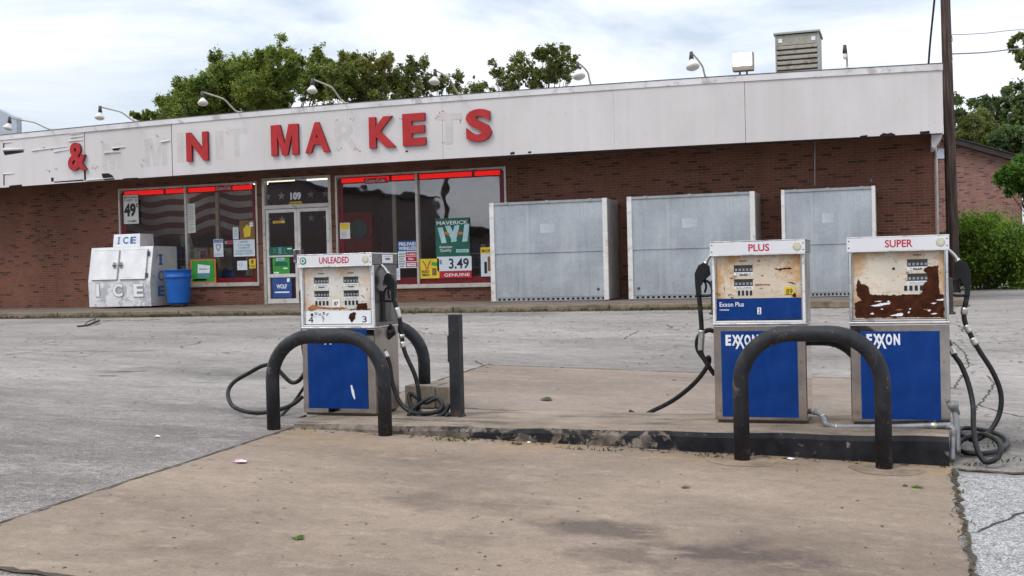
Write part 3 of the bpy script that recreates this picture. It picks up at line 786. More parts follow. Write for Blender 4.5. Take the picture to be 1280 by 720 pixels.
# torn holes and slits
for pts in ([(4, 189), (30, 188.5), (29, 190.5), (6, 194)], [(127, 217), (135, 216.5), (140, 219), (143, 224), (131, 225), (128, 221)], [(64, 222), (67, 222), (67, 227), (64, 227)],
            [(12, 232), (27, 230.5), (28, 233), (11, 234.5)], [(68, 227), (104, 224.3), (105, 226), (68, 228.3)], [(4.3, 218), (5.6, 218), (5.8, 232), (4.5, 232)], [(4, 178), (5.4, 178), (5.4, 188), (4, 188)],
            [(140, 186), (150, 185), (148, 187.5), (142, 188)], [(105, 213), (106.3, 213), (106.6, 225), (105.3, 225)], [(154, 223), (172, 222), (172, 223.4), (154, 224.5)],
            [(1075, 170), (1084, 168.6), (1084, 171), (1075, 172)], [(1100, 169), (1104, 166.2), (1109, 167), (1114, 165.8), (1119, 168), (1119, 170), (1100, 171)], [(1150, 164.5), (1162, 163.5), (1162, 168), (1150, 168.5)],
            [(638, 190.5), (643, 189.6), (643, 192.5), (638, 193.3)], [(660, 189.5), (664, 189), (664, 191), (660, 191.3)], [(507, 188.5), (510, 188.2), (510, 190), (507, 190.3)]):
    fpatch(pts, 2, FY - 0.004)
# bent tabs of sheet metal
for (u0, v0, u1, v1, h) in ((4, 186, 30, 185.5, 3), (88, 167.5, 104, 166, 1.6), (88, 171.5, 104, 170, 1.6), (86, 175.8, 104, 174.5, 2), (40, 188, 84, 183, 1.3), (68, 189.5, 86, 187, 1.4), (130, 190.5, 150, 189.8, 1.2), (140, 185, 156, 183.5, 1.6), (201, 177, 212, 175.5, 1.8), (5, 177.5, 15, 177.5, 1.8), (5, 217, 18, 216.5, 1.6), (108, 225, 142, 222, 1.4)):
    a, b = at(u0, v0, FY), at(u1, v1, FY); k = h / 85.0
    mb.hexa([(a[0], FY - .03, a[2] - k), (b[0], FY - .012, b[2] - k * .6), (b[0], FY + .01, b[2] - k * .6), (a[0], FY + .01, a[2] - k), (a[0], FY - .03, a[2] - k * .45), (b[0], FY - .012, b[2]), (b[0], FY + .01, b[2] + k * .5), (a[0], FY + .01, a[2] + k)], 0)
    if h >= 3: mb.box(min(a[0], b[0]), max(a[0], b[0]), FY - 0.004, FY + .01, min(a[2], b[2]) - k * 1.35, min(a[2], b[2]) - k * 1.05, 2)
# ghosts of the lost letters with flakes of red left at their corners
def gtext(ch, u0, v0, u1, v1, bold=0.03):
    a, b = P_(u0, v1), P_(u1, v0); mb.text(ch, a[0], a[1], b[0], b[1], FY - 0.0018 + (.012 if -18.275 < a[0] < -15.9 else 0), 3, bold)
for ch, u0, v0, u1, v1 in (("M", 128, 178, 151, 212), ("M", 181, 172, 208, 208), ("I", 222, 166, 229, 203), ("I", 270, 163, 279, 200), ("T", 284, 160, 308, 197), ("R", 419, 150, 449, 189), ("T", 545, 141, 577, 181)):
    gtext(ch, u0, v0, u1, v1)
for (u, v) in ((52, 186), (67, 188), (60, 213), (69, 212), (46, 189), (118, 211), (119, 207), (129, 176), (177, 206), (178, 200), (198, 170), (188, 183), (284, 165), (289, 162), (421, 151), (440, 150), (424, 187), (445, 186), (449, 189), (548, 141), (545, 146), (554, 140), (574, 151), (553, 178), (502, 146), (505, 149)):
    for _ in range(3):
        x, z = P_(u + RNG.uniform(-3, 3), v + RNG.uniform(-2, 2)); r = RNG.uniform(0.006, 0.02)
        k = RNG.randint(4, 6); ph = RNG.uniform(0, 6)
        mb.sheet([(x + r * RNG.uniform(.5, 1.5) * math.cos(ph + 6.283 * i / k), z + r * RNG.uniform(.5, 1.3) * math.sin(ph + 6.283 * i / k)) for i in range(k)], FY - 0.0035, 4)
fascia = mb.build("fascia", [FASC, COPING, BLACKGAP, GHOST, FLAKE], B)
mb = MB()
band(XL, FXR + .01, FY - .02, FY + .12, lambda x: ftop(x) - .118, ftop, 0, mb)
band(XL, FXR + .012, FY - .028, FY + .13, lambda x: ftop(x) + .001, lambda x: ftop(x) + .014, 1, mb)
mb.build("coping", [COPING, ROOF], fascia)
LET = (("&", 84.5, 178, 107.5, 213, 0.032, "red ampersand at the far left of the fascia"), ("N", 232.5, 165, 259.5, 201, 0.045, None), ("M", 338.5, 155.5, 372.5, 194, 0.045, None), ("A", 381, 152.5, 411.5, 190.5, 0.045, None),
       ("K", 461, 145.5, 494, 184.5, 0.045, None), ("E", 503, 141.5, 531.5, 182, 0.05, None), ("S", 582, 136, 614, 177, 0.045, None))
for ch, u0, v0, u1, v1, bold, lab in LET:
    um = (u0 + u1) / 2
    x0, x1 = at(u0, (v0 + v1) / 2, FY - .07)[0], at(u1, (v0 + v1) / 2, FY - .07)[0]
    z0, z1 = at(um, v1, FY - .07)[2], at(um, v0, FY - .07)[2]
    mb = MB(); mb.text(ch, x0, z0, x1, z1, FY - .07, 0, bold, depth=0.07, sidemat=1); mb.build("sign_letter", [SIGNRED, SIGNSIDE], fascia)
mb = MB(); mb.tube([(0.60, WY - .05, FZ), (0.60, WY - .05, 3.6), (0.58, WY - .09, 3.75), (0.56, WY - .3, 3.9)], 0.024, 8); mb.build("drainpipe", PIPEW, B)
mb = MB(); mb.tube([at(1018.5, 177, WY - .02), at(1018.5, 232, WY - .02)], 0.012, 6); mb.build("wall_conduit", PIPEW, B)

# windows
def rrect(x0, x1, z0, z1, r, n=6):
    p = []
    for cx_, cz_, a0 in ((x1 - r, z0 + r, -90), (x1 - r, z1 - r, 0), (x0 + r, z1 - r, 90), (x0 + r, z0 + r, 180)):
        for i in range(n + 1):
            a = math.radians(a0 + 90 * i / n); p.append((cx_ + r * math.cos(a), cz_ + r * math.sin(a)))
    return p
def ring(mb, outer, inner, y, mat):
    n = len(outer); mb.add([(x, y, z) for x, z in outer] + [(x, y, z) for x, z in inner], [(i, (i + 1) % n, n + (i + 1) % n, n + i) for i in range(n)], mat)
def shop_window(W, mull, post, zband):
    x0, x1, z0, z1 = W
    mb = MB(); y0, y1 = WY - .02, WY + .10
    mb.box(x0, x0 + .045, y0, y1, z0, z1); mb.box(x1 - .045, x1, y0, y1, z0, z1)
    mb.box(x0 + .045, x1 - .045, y0, y1, z1 - .045, z1); mb.box(x0 + .045, x1 - .045, y0, y1, z0, z0 + .045)
    for m in mull: mb.box(m - .028, m + .028, y0 - .005, y1, z0 + .045, z1 - .045)
    mb.box(x0 - .02, x1 + .02, WY - .06, WY + .02, z0 - .045, z0 - .002)
    fr = mb.build("shop_window", ALU, B, bevel=0.004)
    mb = MB(); mb.quad((x0 + .04, WY + .05, z0 + .04), (x1 - .04, WY + .05, z0 + .04), (x1 - .04, WY + .05, z1 - .04), (x0 + .04, WY + .05, z1 - .04)); mb.build("glass", GLASS, fr)
    mb = MB(); o = rrect(x0 + .05, x1 - .05, z0 + .05, z1 - .05, .10); i = rrect(x0 + .17, x1 - .17, z0 + zband, z1 - .20, .05)
    ring(mb, o, i, WY + .045, 0)
    mb.build("red_border", REDBAND, fr)
    mb = MB()
    edges = [x0 + .09] + list(mull) + [x1 - .09]
    for a, b in zip(edges[:-1], edges[1:]):
        mb.box(a + .06, b - .06, WY + .030, WY + .040, z1 - .172, z1 - .072, 0)
        mb.box(a + .06 + (b - a) * .62, a + .12 + (b - a) * .62, WY + .024, WY + .0295, z1 - .19, z1 - .06, 1)
    mb.build("lit_red_strip", [REDLIT, REDBAND], fr)
    if post is not None:
        mb = MB(); mb.box(post - .045, post + .045, WY + .22, WY + .29, FZ + .02, 3.9); mb.build("inner_post", CREAM, fr)
    return fr
w1 = shop_window(W1, (-16.365,), -15.65, 0.16)
w2 = shop_window(W2, (-10.338,), -11.0, 0.20)
# entrance: frame, transom and a pair of glass doors
mb = MB(); x0, x1, z0, z1 = DR
mb.box(x0, x0 + .07, WY - .02, WY + .12, z0, z1); mb.box(x1 - .07, x1, WY - .02, WY + .12, z0, z1)
mb.box(x0 + .07, x1 - .07, WY - .02, WY + .12, z1 - .06, z1); mb.box(x0 + .07, x1 - .07, WY - .025, WY + .12, 3.10, 3.19)
ent = mb.build("entrance", ALU, B, bevel=0.004)
mb = MB(); mb.quad((x0 + .06, WY + .05, 3.18), (x1 - .06, WY + .05, 3.18), (x1 - .06, WY + .05, z1 - .05), (x0 + .06, WY + .05, z1 - .05)); mb.build("transom_glass", GLASS, ent)
mb = MB()
for ua, ub, v in ((330, 368, 226.5), (384, 412, 224)):
    a, b = at(ua, v, WY + .35), at(ub, v - 1.5, WY + .35); mb.tube([a, (b[0], a[1], a[2])], 0.035, 8)
mb.build("fluorescent_tube", TUBE, ent)
for dx0, dx1 in ((x0 + .075, -13.372), (-13.366, x1 - .075)):
    mb = MB(); ya, yb = WY, WY + .05
    mb.box(dx0, dx0 + .07, ya, yb, FZ + .02, 3.09); mb.box(dx1 - .07, dx1, ya, yb, FZ + .02, 3.09)
    mb.box(dx0 + .07, dx1 - .07, ya, yb, 3.01, 3.09); mb.box(dx0 + .07, dx1 - .07, ya, yb, FZ + .02, FZ + .13)
    mb.box(dx0 + .07, dx1 - .07, ya, yb, 1.50, 1.58); mb.box(dx0 + .07, dx1 - .07, ya - .006, yb, 1.975, 2.015)
    d = mb.build("entrance_door", WHITEFRM, B, bevel=0.004)
    mb = MB()
    mb.quad((dx0 + .065, WY + .03, FZ + .12), (dx1 - .065, WY + .03, FZ + .12), (dx1 - .065, WY + .03, 3.02), (dx0 + .065, WY + .03, 3.02)); mb.build("glass", GLASS, d)
    hx = dx1 - .035 if dx0 < -14 else dx0 + .035
    mb = MB(); mb.box(hx - .05, hx + .05, WY - .05, WY - .012, 1.84, 2.14); mb.box(hx - .02, hx + .02, WY - .012, WY + .01, 1.88, 2.1); mb.build("handle", CHROME, d, bevel=0.006)
# flag-painted bulkhead hanging inside the shop
mb = MB()
def wav(x): return 0.09 * math.sin(x * 2.1) + 0.05 * math.sin(x * 4.7 + 1)
YB = 26.6
for k in range(8):
    z = 2.62 + k * 0.155
    X = np.linspace(-21.0, -15.9, 48)
    for a, b in zip(X[:-1], X[1:]): mb.add([(a, YB, z + wav(a)), (b, YB, z + wav(b)), (b, YB, z + .155 + wav(b)), (a, YB, z + .155 + wav(a))], [(0, 1, 2, 3)], k % 2)
X = np.linspace(-15.9, -13.7, 3)
for a, b in zip(X[:-1], X[1:]): mb.add([(a, YB, 2.6), (b, YB, 2.6), (b, YB, 3.9), (a, YB, 3.9)], [(0, 1, 2, 3)], 2)
for i in range(5):
    for j in range(3):
        cx_, cz_ = -15.6 + i * .42 + (j % 2) * .2, 3.0 + j * .3; p = []
        for k in range(10):
            r = .11 if k % 2 == 0 else .045; a = math.radians(90 + 36 * k); p.append((cx_ + r * math.cos(a), cz_ + r * math.sin(a)))
        mb.sheet(p, YB - .004, 1)
mb.build("flag_banner", [FLAGR, FLAGW, FLAGB], B)

# ------------------------------------------------------------------ things inside the shop, seen through the glass
def shelf_unit(x, y, label, w=1.6, h=1.4, cols=(PRED, PYEL, PBLUE, PGREENB, PAPER)):
    e = empty("display_shelf", (x, y, FZ + .01), label, "shelf", "shelves inside the shop")
    mb = MB(); z0 = FZ + .012
    mb.box(x - w / 2, x + w / 2, y + .2, y + .24, z0, z0 + h)
    for k in range(4): mb.box(x - w / 2, x + w / 2, y - .2, y + .2, z0 + .08 + k * h / 4, z0 + .11 + k * h / 4)
    mb.build("rack", ALU, e)
    mb = MB()
    for k in range(4):
        q = x - w / 2 + .03
        while q < x + w / 2 - .14:
            ww = RNG.uniform(.07, .13); hh = RNG.uniform(.14, .26); mb.box(q, q + ww, y - .17, y - .02, z0 + .112 + k * h / 4, z0 + .112 + k * h / 4 + hh, RNG.randrange(len(cols))); q += ww + RNG.uniform(.005, .04)
    mb.build("goods", list(cols), e)
shelf_unit(-17.0, 25.6, "goods shelf behind the left window, nearest the ice freezer")
shelf_unit(-15.2, 26.0, "goods shelf behind the left window, nearest the door", 1.3, 1.2)
shelf_unit(-9.4, 25.9, "goods shelf behind the right window and its posters", 1.8, 1.3)
mb = MB(); c_ = at(447, 287, 25.2)
mb.box(c_[0] - .45, c_[0] + .35, 25.25, 25.8, FZ + .01, c_[2] + .42, 0)
vm = mb.build("drink_machine", PRED, bevel=0.02)
tag(vm, "dark red drink machine with a round grey plate behind the right window", "drink machine")
mb = MB(); mb.lathe([(0.0, .03), (.2, .03), (.23, .015), (.24, 0)], (c_[0], 25.24, c_[2]), 24, 0, (0, -1, 0)); mb.build("round_plate", PTEAL, vm)

for x_, y_ in ((-18.2, 25.6), (-15.6, 25.6), (-18.2, 28.6), (-15.6, 28.6)):
    cl_ = empty("ceiling_light", (x_, y_, 3.80), "long white tube light under the shop ceiling", "ceiling light", "tube lights under the shop ceiling")
    mb = MB(); mb.box(x_ - .62, x_ + .62, y_ - .09, y_ + .09, 3.88, 3.945); mb.build("housing", ALU, cl_)
    mb = MB(); mb.tube([(x_ - .6, y_, 3.845), (x_ + .6, y_, 3.845)], .03, 8); mb.build("tube", TUBEIN, cl_)
# ------------------------------------------------------------------ posters on the glass
PY = WY + .015
def poster(name, label, u0, v0, u1, v1, mats, draw, cat="poster", y=None):
    y = PY if y is None else y
    a = at(u0, (v0 + v1) / 2, y); b = at(u1, (v0 + v1) / 2, y); um = (u0 + u1) / 2
    z1, z0 = at(um, v0, y)[2], at(um, v1, y)[2]
    mb = MB(); x0, x1 = a[0], b[0]
    mb.box(x0, x1, y, y + .004, z0, z1, 0)
    L = lambda f, g: (x0 + (x1 - x0) * f, z0 + (z1 - z0) * g)
    def rect(f0, g0, f1, g1, m, d=.0015):
        p, q = L(f0, g0), L(f1, g1); mb.sheet([p, (q[0], p[1]), q, (p[0], q[1])], y - d, m)
    def txt(s, f0, g0, f1, g1, m, bold=0.01, d=.003):
        p, q = L(f0, g0), L(f1, g1); mb.text(s, p[0], p[1], q[0], q[1], y - d, m, bold)
    cnt = [0]
    def pol(pts, m, d=.003):
        cnt[0] += 1; d += cnt[0] * .0002; mb.sheet(ccw([L(*p) for p in pts]), y - d, m)
    draw(rect, txt, pol)
    return tag(mb.build(name, mats), label, cat, "signs and posters in the shop windows")
def lines(rect, m, f0, f1, g0, g1, n, h=0.4):
    for i in range(n):
        g = g0 + (g1 - g0) * i / n; k = 0.0 if i % 3 else (f1 - f0) * .18
        rect(f0 + k * .5, g, f1 - k, g + (g1 - g0) / n * h, m)
def d49(r, t, p):
    r(.05, .02, .95, .98, 1, .001); t("MILWAUKEE'S", .1, .87, .92, .94, 2); t("CHEST   2L", .1, .77, .92, .84, 2); t("49", .08, .25, .80, .70, 2, .05); t("c", .82, .56, .94, .70, 2, .03); t("CAMEL", .28, .07, .86, .14, 2, .02)
poster("price_sign", "tall white 49 cent price sign in the top corner of the left window", 153.5, 243, 174, 280.5, [INK, PAPER, INK], d49, "sign")
poster("paper_notice", "long narrow white notice high beside the first mullion", 234, 254.5, 244, 291, [PAPER, GREYDIG], lambda r, t, p: lines(r, 1, .12, .88, .05, .95, 16))
def dnew(r, t, p):
    r(.06, .06, .94, .94, 1); p([(.28, .42), (.75, .42), (.78, .72), (.30, .80)], 2); p([(.28, .2), (.78, .2), (.75, .42), (.28, .42)], 3, .0025); t("Newport", .36, .53, .72, .64, 3, .02, .004); r(.10, .10, .62, .18, 4)
poster("cigarette_poster", "green cigarette poster in an orange border above the blue bin", 238, 324, 270, 354, [PORANGE, PGREENB, EXWHITE, PTEAL, PRED], dnew)
def dshield(r, t, p):
    r(.04, .80, .96, .97, 1); p([(.2, .72), (.8, .72), (.72, .45), (.5, .28), (.28, .45)], 2); p([(.34, .64), (.66, .64), (.6, .48), (.5, .4), (.4, .48)], 0, .004); t("WE CARD", .08, .83, .92, .93, 0, .01); t("UNDER 27", .1, .08, .9, .18, 2)
poster("age_notice", "small white notice with a grey shield in the left window", 267, 299, 279, 321, [PAPERW, PBLUE, GREYDIG], dshield)
def dnotice(r, t, p):
    t("NOTICE", .3, .82, .68, .92, 1, .02); t("IT IS A CRIME", .2, .62, .8, .72, 1, .01); t("FOR MINORS", .24, .46, .76, .56, 1, .01); t("TO PURCHASE BEER", .1, .28, .9, .38, 1, .01); t("OR TOBACCO PRODUCTS", .06, .12, .94, .22, 1, .01)
poster("law_notice", "wide white notice in teal lettering beside the door", 292, 299.5, 318.5, 320.5, [PAPERW, PTEAL], dnotice)
poster("paper_notice", "plain square white sheet low in the left window near the door", 296.5, 326, 309, 337.5, [PAPERW, GREYDIG], lambda r, t, p: lines(r, 1, .12, .6, .3, .9, 4, .2))
poster("yellow_notice", "small yellow and brown sticker low in the corner by the door", 311.5, 323.5, 319.5, 335.5, [PYEL, PBROWN], lambda r, t, p: (r(.1, .12, .9, .22, 1), r(.1, .3, .9, .36, 1), p([(.3, .5), (.7, .5), (.7, .9), (.3, .9)], 1)))
poster("paper_notice", "small upright white slip left of the brown picture", 291, 284, 298, 299, [PAPERW, GREYDIG], lambda r, t, p: lines(r, 1, .15, .85, .2, .9, 5, .3))
poster("brown_picture", "brown picture with a white round badge at the right of the left window", 299.5, 275.5, 318.5, 299, [PBROWN, PYEL, EXWHITE, INK], lambda r, t, p: (p([(.3, .1), (.7, .15), (.75, .6), (.5, .8), (.25, .55)], 1), p([(.66, .66), (.88, .66), (.9, .85), (.78, .93), (.66, .85)], 2), r(.7, .78, .85, .81, 3, .004)))
poster("red_strip_notice", "little red and grey strip below the brown picture", 281, 301, 291, 305, [GREYDIG, PRED], lambda r, t, p: r(.25, .1, .98, .9, 1))
poster("yellow_white_notice", "small white sheet with a yellow top in the right window by the door", 425, 278.5, 437.5, 298.5, [PAPER, PYEL, INK], lambda r, t, p: (r(.06, .58, .94, .96, 1), lines(r, 2, .12, .7, .1, .5, 5, .22)))
def dprep(r, t, p):
    r(0, .62, 1, 1, 1); t("PRE-PAID", .06, .82, .95, .95, 0, .03); t("WIRELESS", .04, .66, .97, .79, 0, .03)
    lines(r, 3, .04, .36, .04, .58, 6, .6); r(.40, .44, .98, .58, 2); t("Available", .45, .47, .92, .54, 0, .02); r(.40, .24, .98, .42, 2); t("Here", .54, .29, .8, .38, 0, .02); r(.40, .03, .98, .22, 2); r(.46, .06, .92, .18, 0, .0025); t("Topup", .5, .08, .88, .16, 2, .02, .004)
poster("wireless_sign", "blue and red pre-paid wireless sign beside the mullion", 497.5, 301, 521.5, 335, [PAPERW, PBLUE, PRED, GREYDIG], dprep, "sign")
poster("white_slip", "narrow pale slip under the pre-paid wireless sign", 494, 335.5, 500, 350, [PAPERW, PTEAL], lambda r, t, p: lines(r, 1, .15, .85, .1, .9, 6, .3))
def dmav(r, t, p):
    t("MAVERICK", .04, .83, .96, .93, 1, .015)
    for (a, b) in (((.14, .76), (.25, .36)), ((.36, .80), (.56, .40)), ((.64, .80), (.52, .38)), ((.93, .82), (.86, .38))):
        w = .075; p([(a[0] - w, a[1]), (a[0] + w, a[1] + .01), (b[0] + w, b[1]), (b[0] - w, b[1] - .01)], 2)
    p([(.24, .60), (.40, .55), (.42, .60), (.30, .66)], 3, .0035); p([(.62, .58), (.80, .55), (.82, .62), (.66, .64)], 3, .0035)
    t("American", .10, .22, .48, .29, 1, .005); t("Quality", .12, .11, .46, .20, 1, .005); r(.60, .10, .96, .18, 2); t("Premium", .64, .115, .92, .165, 0, .01, .004)
poster("cigarette_poster", "dark green MAVERICK poster in the right window", 544.5, 272.5, 587, 320.5, [PGREEN, EXWHITE, PCYAN, PORANGE], dmav)
def d349(r, t, p):
    t("$", .07, .45, .14, .78, 1, .0); t("3.49", .34, .14, .92, .86, 1, .02)
poster("price_card", "white 3.49 dollar price card under the dark green poster", 546.5, 320.5, 589.5, 338.5, [PAPERW, INK], d349, "sign")
def dyel(r, t, p):
    p([(.15, .9), (.3, .62), (.34, .66), (.2, .92)], 1); p([(.6, .9), (.45, .62), (.41, .66), (.55, .92)], 1); p([(.26, .62), (.5, .62), (.44, .45), (.32, .45)], 3)
    t("RED", .12, .28, .50, .42, 2, .03); t("MAN", .14, .12, .5, .25, 2, .03); p([(.64, .15), (.86, .15), (.86, .52), (.64, .52)], 1); p([(.6, .66), (.9, .62), (.92, .8), (.64, .84)], 4)
poster("tobacco_poster", "yellow poster with red and green marks at the foot of the right window", 524.5, 323.5, 549, 348, [PYEL, PBROWN, INK, PORANGE, PGREENB], dyel)
poster("red_sign", "low dark red sign tucked behind the 3.49 price card", 549, 338, 589.5, 347.5, [PRED, EXWHITE], lambda r, t, p: t("GENUINE", .16, .22, .94, .62, 1, .01), "sign", PY + .006)
poster("narrow_poster", "white poster with a yellow head half hidden by the steel cabinet", 601, 309, 615, 345.5, [PAPERW, PYEL, PBROWN, INK], lambda r, t, p: (r(0, .78, 1, 1, 1), t("MADE", .1, .83, .9, .93, 3, .02), r(.62, .18, .95, .68, 2), r(.3, .1, .55, .5, 3)))
poster("wolf_sign", "blue WOLF sign low on the left door", 340.5, 345, 364.5, 372, [PBLUE, EXWHITE, INK], lambda r, t, p: (t("WOLF", .22, .42, .76, .62, 1, .03), r(.12, .22, .88, .28, 1), p([(.76, .72), (.9, .72), (.92, .88), (.78, .9)], 1)), "sign", WY + .018)
poster("green_banner_sign", "wide dark green strip across the left door", 334.5, 308.5, 366, 318.5, [PGREEN, EXWHITE, PTEAL], lambda r, t, p: (t("X", .2, .2, .36, .8, 2), r(.42, .1, .56, .95, 2), t("L", .66, .15, .76, .85, 2), r(.78, .66, .96, .8, 1)), "sign", WY + .018)
poster("cigarette_poster", "bright green carton poster low on the left door", 341, 321, 362, 344, [PGREENB, PCYAN, PGREEN, EXWHITE], lambda r, t, p: (p([(.2, .78), (.7, .80), (.72, .98), (.22, .94)], 1), p([(.1, .5), (.9, .5), (.85, .72), (.15, .72)], 2), r(.62, .34, .88, .40, 3), r(.06, .10, .36, .18, 3), t("Newport", .28, .83, .66, .91, 2, .02, .004)), "poster", WY + .018)
poster("small_notice", "small orange strip near the top of the left door", 341, 276, 356, 279, [PYEL, PORANGE], lambda r, t, p: r(.1, .2, .7, .8, 1), "poster", WY + .018)
poster("cola_sticker", "dark red cola sticker on the lit strip of the right window", 455, 222.5, 483, 229, [PRED, EXWHITE], lambda r, t, p: t("Coca-Cola", .08, .2, .92, .85, 1, .0), "sticker", WY + .012)
poster("cola_sticker", "dark red cola sticker on the lit strip of the left window", 268.5, 232, 290, 238.5, [PRED, EXWHITE], lambda r, t, p: t("Coca-Cola", .08, .2, .92, .85, 1, .0), "sticker", WY + .012)
poster("yellow_sticker", "yellow sticker under the number 109 over the door", 362, 252, 377, 256.5, [PYEL, INK], lambda r, t, p: t("OPEN DAILY", .06, .25, .94, .8, 1, .0), "sticker", WY + .03)
mb = MB(); a = at(363, 250, WY + .03); b = at(376, 240, WY + .03); mb.text("109", a[0], a[2], b[0], b[2], WY + .03, 0, .04, depth=.006); tag(mb.build("house_number", EXWHITE), "white street number above the glass doors", "number")

# ------------------------------------------------------------------ ice freezer
IX0, IX1 = -18.27, -16.55; IZ = FZ + .012; IYF = 22.9
ice = empty("ice_freezer", ((IX0 + IX1) / 2, 23.4, IZ), "white ICE freezer against the brick wall beside the left window", "ice freezer")
mb = MB()
# leaning front: lower third upright, upper part raked back
prof = [(IYF, IZ + .03), (IYF - .02, IZ + .62), (IYF + .14, IZ + 1.42), (23.95, IZ + 1.42), (23.95, IZ + .03)]
n = len(prof)
mb.add([(IX0, y, z) for y, z in prof] + [(IX1, y, z) for y, z in prof], [tuple(range(n))] + [tuple(range(2 * n - 1, n - 1, -1))] + [(i, n + i, n + (i + 1) % n, (i + 1) % n)[::-1] for i in range(n)][::1])
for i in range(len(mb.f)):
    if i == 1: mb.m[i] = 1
mb.f = [tuple(reversed(f)) for f in mb.f]
def rk(z): return IYF - .02 + .16 * (z - .62) / .80    # the raked plane, z above the base
# side letters
for ch, v0, v1 in (("I", 318, 331), ("C", 338, 351), ("E", 357, 370)):
    zt, zb = at(201, v0, 23.4)[2], at(201, v1, 23.4)[2]
    wy = .13 if ch == "I" else .22
    fn = lambda x, y, z: (IX1 + .003, 23.30 + x, z)
    mb.text(ch, -.05 if ch == "I" else -wy / 2, zb, .05 if ch == "I" else wy / 2, zt, 0, 2, .03, fn=fn)
    if ch == "I":
        for zz_ in (zb, zt - .03): mb.quad((IX1 + .003, 23.21, zz_), (IX1 + .003, 23.39, zz_), (IX1 + .003, 23.39, zz_ + .03), (IX1 + .003, 23.21, zz_ + .03), 2)
    if ch == "E": mb.quad((IX1 + .0035, 23.16, zb), (IX1 + .0035, 23.20, zb), (IX1 + .0035, 23.20, zt), (IX1 + .0035, 23.16, zt), 2)
# outlines of removed letters on the lower front
for ch, u0, u1 in (("I", 120.5, 125), ("C", 141.5, 154), ("E", 167, 180)):
    a = at(u0, 371.5, IYF - .006); b = at(u1, 354, IYF - .006)
    mb.text(ch, a[0], a[2], b[0], b[2], IYF - .022, 3, .10); mb.text(ch, a[0] + .012, a[2] + .012, b[0] - .012, b[2] - .012, IYF - .026, 4, .03)
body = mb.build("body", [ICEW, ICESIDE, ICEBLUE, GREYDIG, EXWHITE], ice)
mb = MB(); hx0, hx1 = -17.70, -16.95; z0 = IZ + 1.425
mb.hexa([(hx0, 23.08, z0), (hx1, 23.08, z0), (hx1 + .02, 23.6, z0), (hx0, 23.6, z0), (hx0 + .0, 23.13, z0 + .30), (hx1 - .02, 23.13, z0 + .30), (hx1 + .0, 23.6, z0 + .30), (hx0, 23.6, z0 + .30)])
mb.m[3] = 1
hf = lambda x, y, z: (x, 23.08 + .05 * (z - z0) / .30 - .004, z)
hs = [(.13, .21, "I"), (.30, .47, "C"), (.55, .70, "E")]
wd = hx1 - hx0
for f0, f1, ch in ((.17, .24, "I"), (.36, .56, "C"), (.66, .84, "E")):
    mb.text(ch, hx0 + wd * (f0 + (.012 if ch == "I" else 0)), z0 + .07, hx0 + wd * (f1 - (.012 if ch == "I" else 0)), z0 + .235, 0, 2, .03, fn=hf)
    if ch == "I":
        for zz_ in (z0 + .07, z0 + .215): mb.sheet([(hx0 + wd * (f0 - .02), zz_), (hx0 + wd * (f1 + .02), zz_), (hx0 + wd * (f1 + .02), zz_ + .02), (hx0 + wd * (f0 - .02), zz_ + .02)], 0, 2, lambda x, y, z: (x, hf(x, y, z)[1] - .001, z))
    if ch == "E": mb.sheet([(hx0 + wd * (f0 - .03), z0 + .07), (hx0 + wd * f0, z0 + .07), (hx0 + wd * f0, z0 + .235), (hx0 + wd * (f0 - .03), z0 + .235)], 0, 2, lambda x, y, z: (x, hf(x, y, z)[1] - .001, z))
mb.build("header_sign", [ICEW, ICESIDE, ICEBLUE], ice)
for u0, u1, latch in ((115, 146.5, 1), (150, 182, 0)):
    x0 = at(u0, 325, IYF)[0]; x1 = at(u1, 325, IYF)[0]; za, zb = .66, 1.34
    mb = MB(); t = .05
    mb.hexa([(x0, rk(za) - t, IZ + za), (x1, rk(za) - t, IZ + za), (x1, rk(za) - .002, IZ + za), (x0, rk(za) - .002, IZ + za), (x0, rk(zb) - t, IZ + zb), (x1, rk(zb) - t, IZ + zb), (x1, rk(zb) - .002, IZ + zb), (x0, rk(zb) - .002, IZ + zb)])
    g_ = .012
    mb.hexa([(x0 - g_, rk(za - g_) - .018, IZ + za - g_), (x1 + g_, rk(za - g_) - .018, IZ + za - g_), (x1 + g_, rk(za - g_) - .0025, IZ + za - g_), (x0 - g_, rk(za - g_) - .0025, IZ + za - g_), (x0 - g_, rk(zb + g_) - .018, IZ + zb + g_), (x1 + g_, rk(zb + g_) - .018, IZ + zb + g_), (x1 + g_, rk(zb + g_) - .0025, IZ + zb + g_), (x0 - g_, rk(zb + g_) - .0025, IZ + zb + g_)], 1)
    d = mb.build("door", [ICEW, GREYDIG], ice, bevel=0.006)
    mb = MB(); hx = x1 - .06 if latch else x0 + .04; zc = .99
    mb.box(hx - .035, hx + .03, rk(zc) - t - .035, rk(zc) - t - .001, IZ + zc - .06, IZ + zc + .07); mb.box(hx - .05, hx + .05, rk(zc) - t - .045, rk(zc) - t - .036, IZ + zc - .018, IZ + zc + .012, 1)
    mb.build("latch", [CHROME, LATCH], d)
    if not latch:
        for zc in (.74, 1.24): mb = MB(); mb.box(x1 + .004, x1 + .05, rk(zc) - .035, rk(zc) - .004, IZ + zc - .05, IZ + zc + .06); mb.build("hinge", LATCH, d)

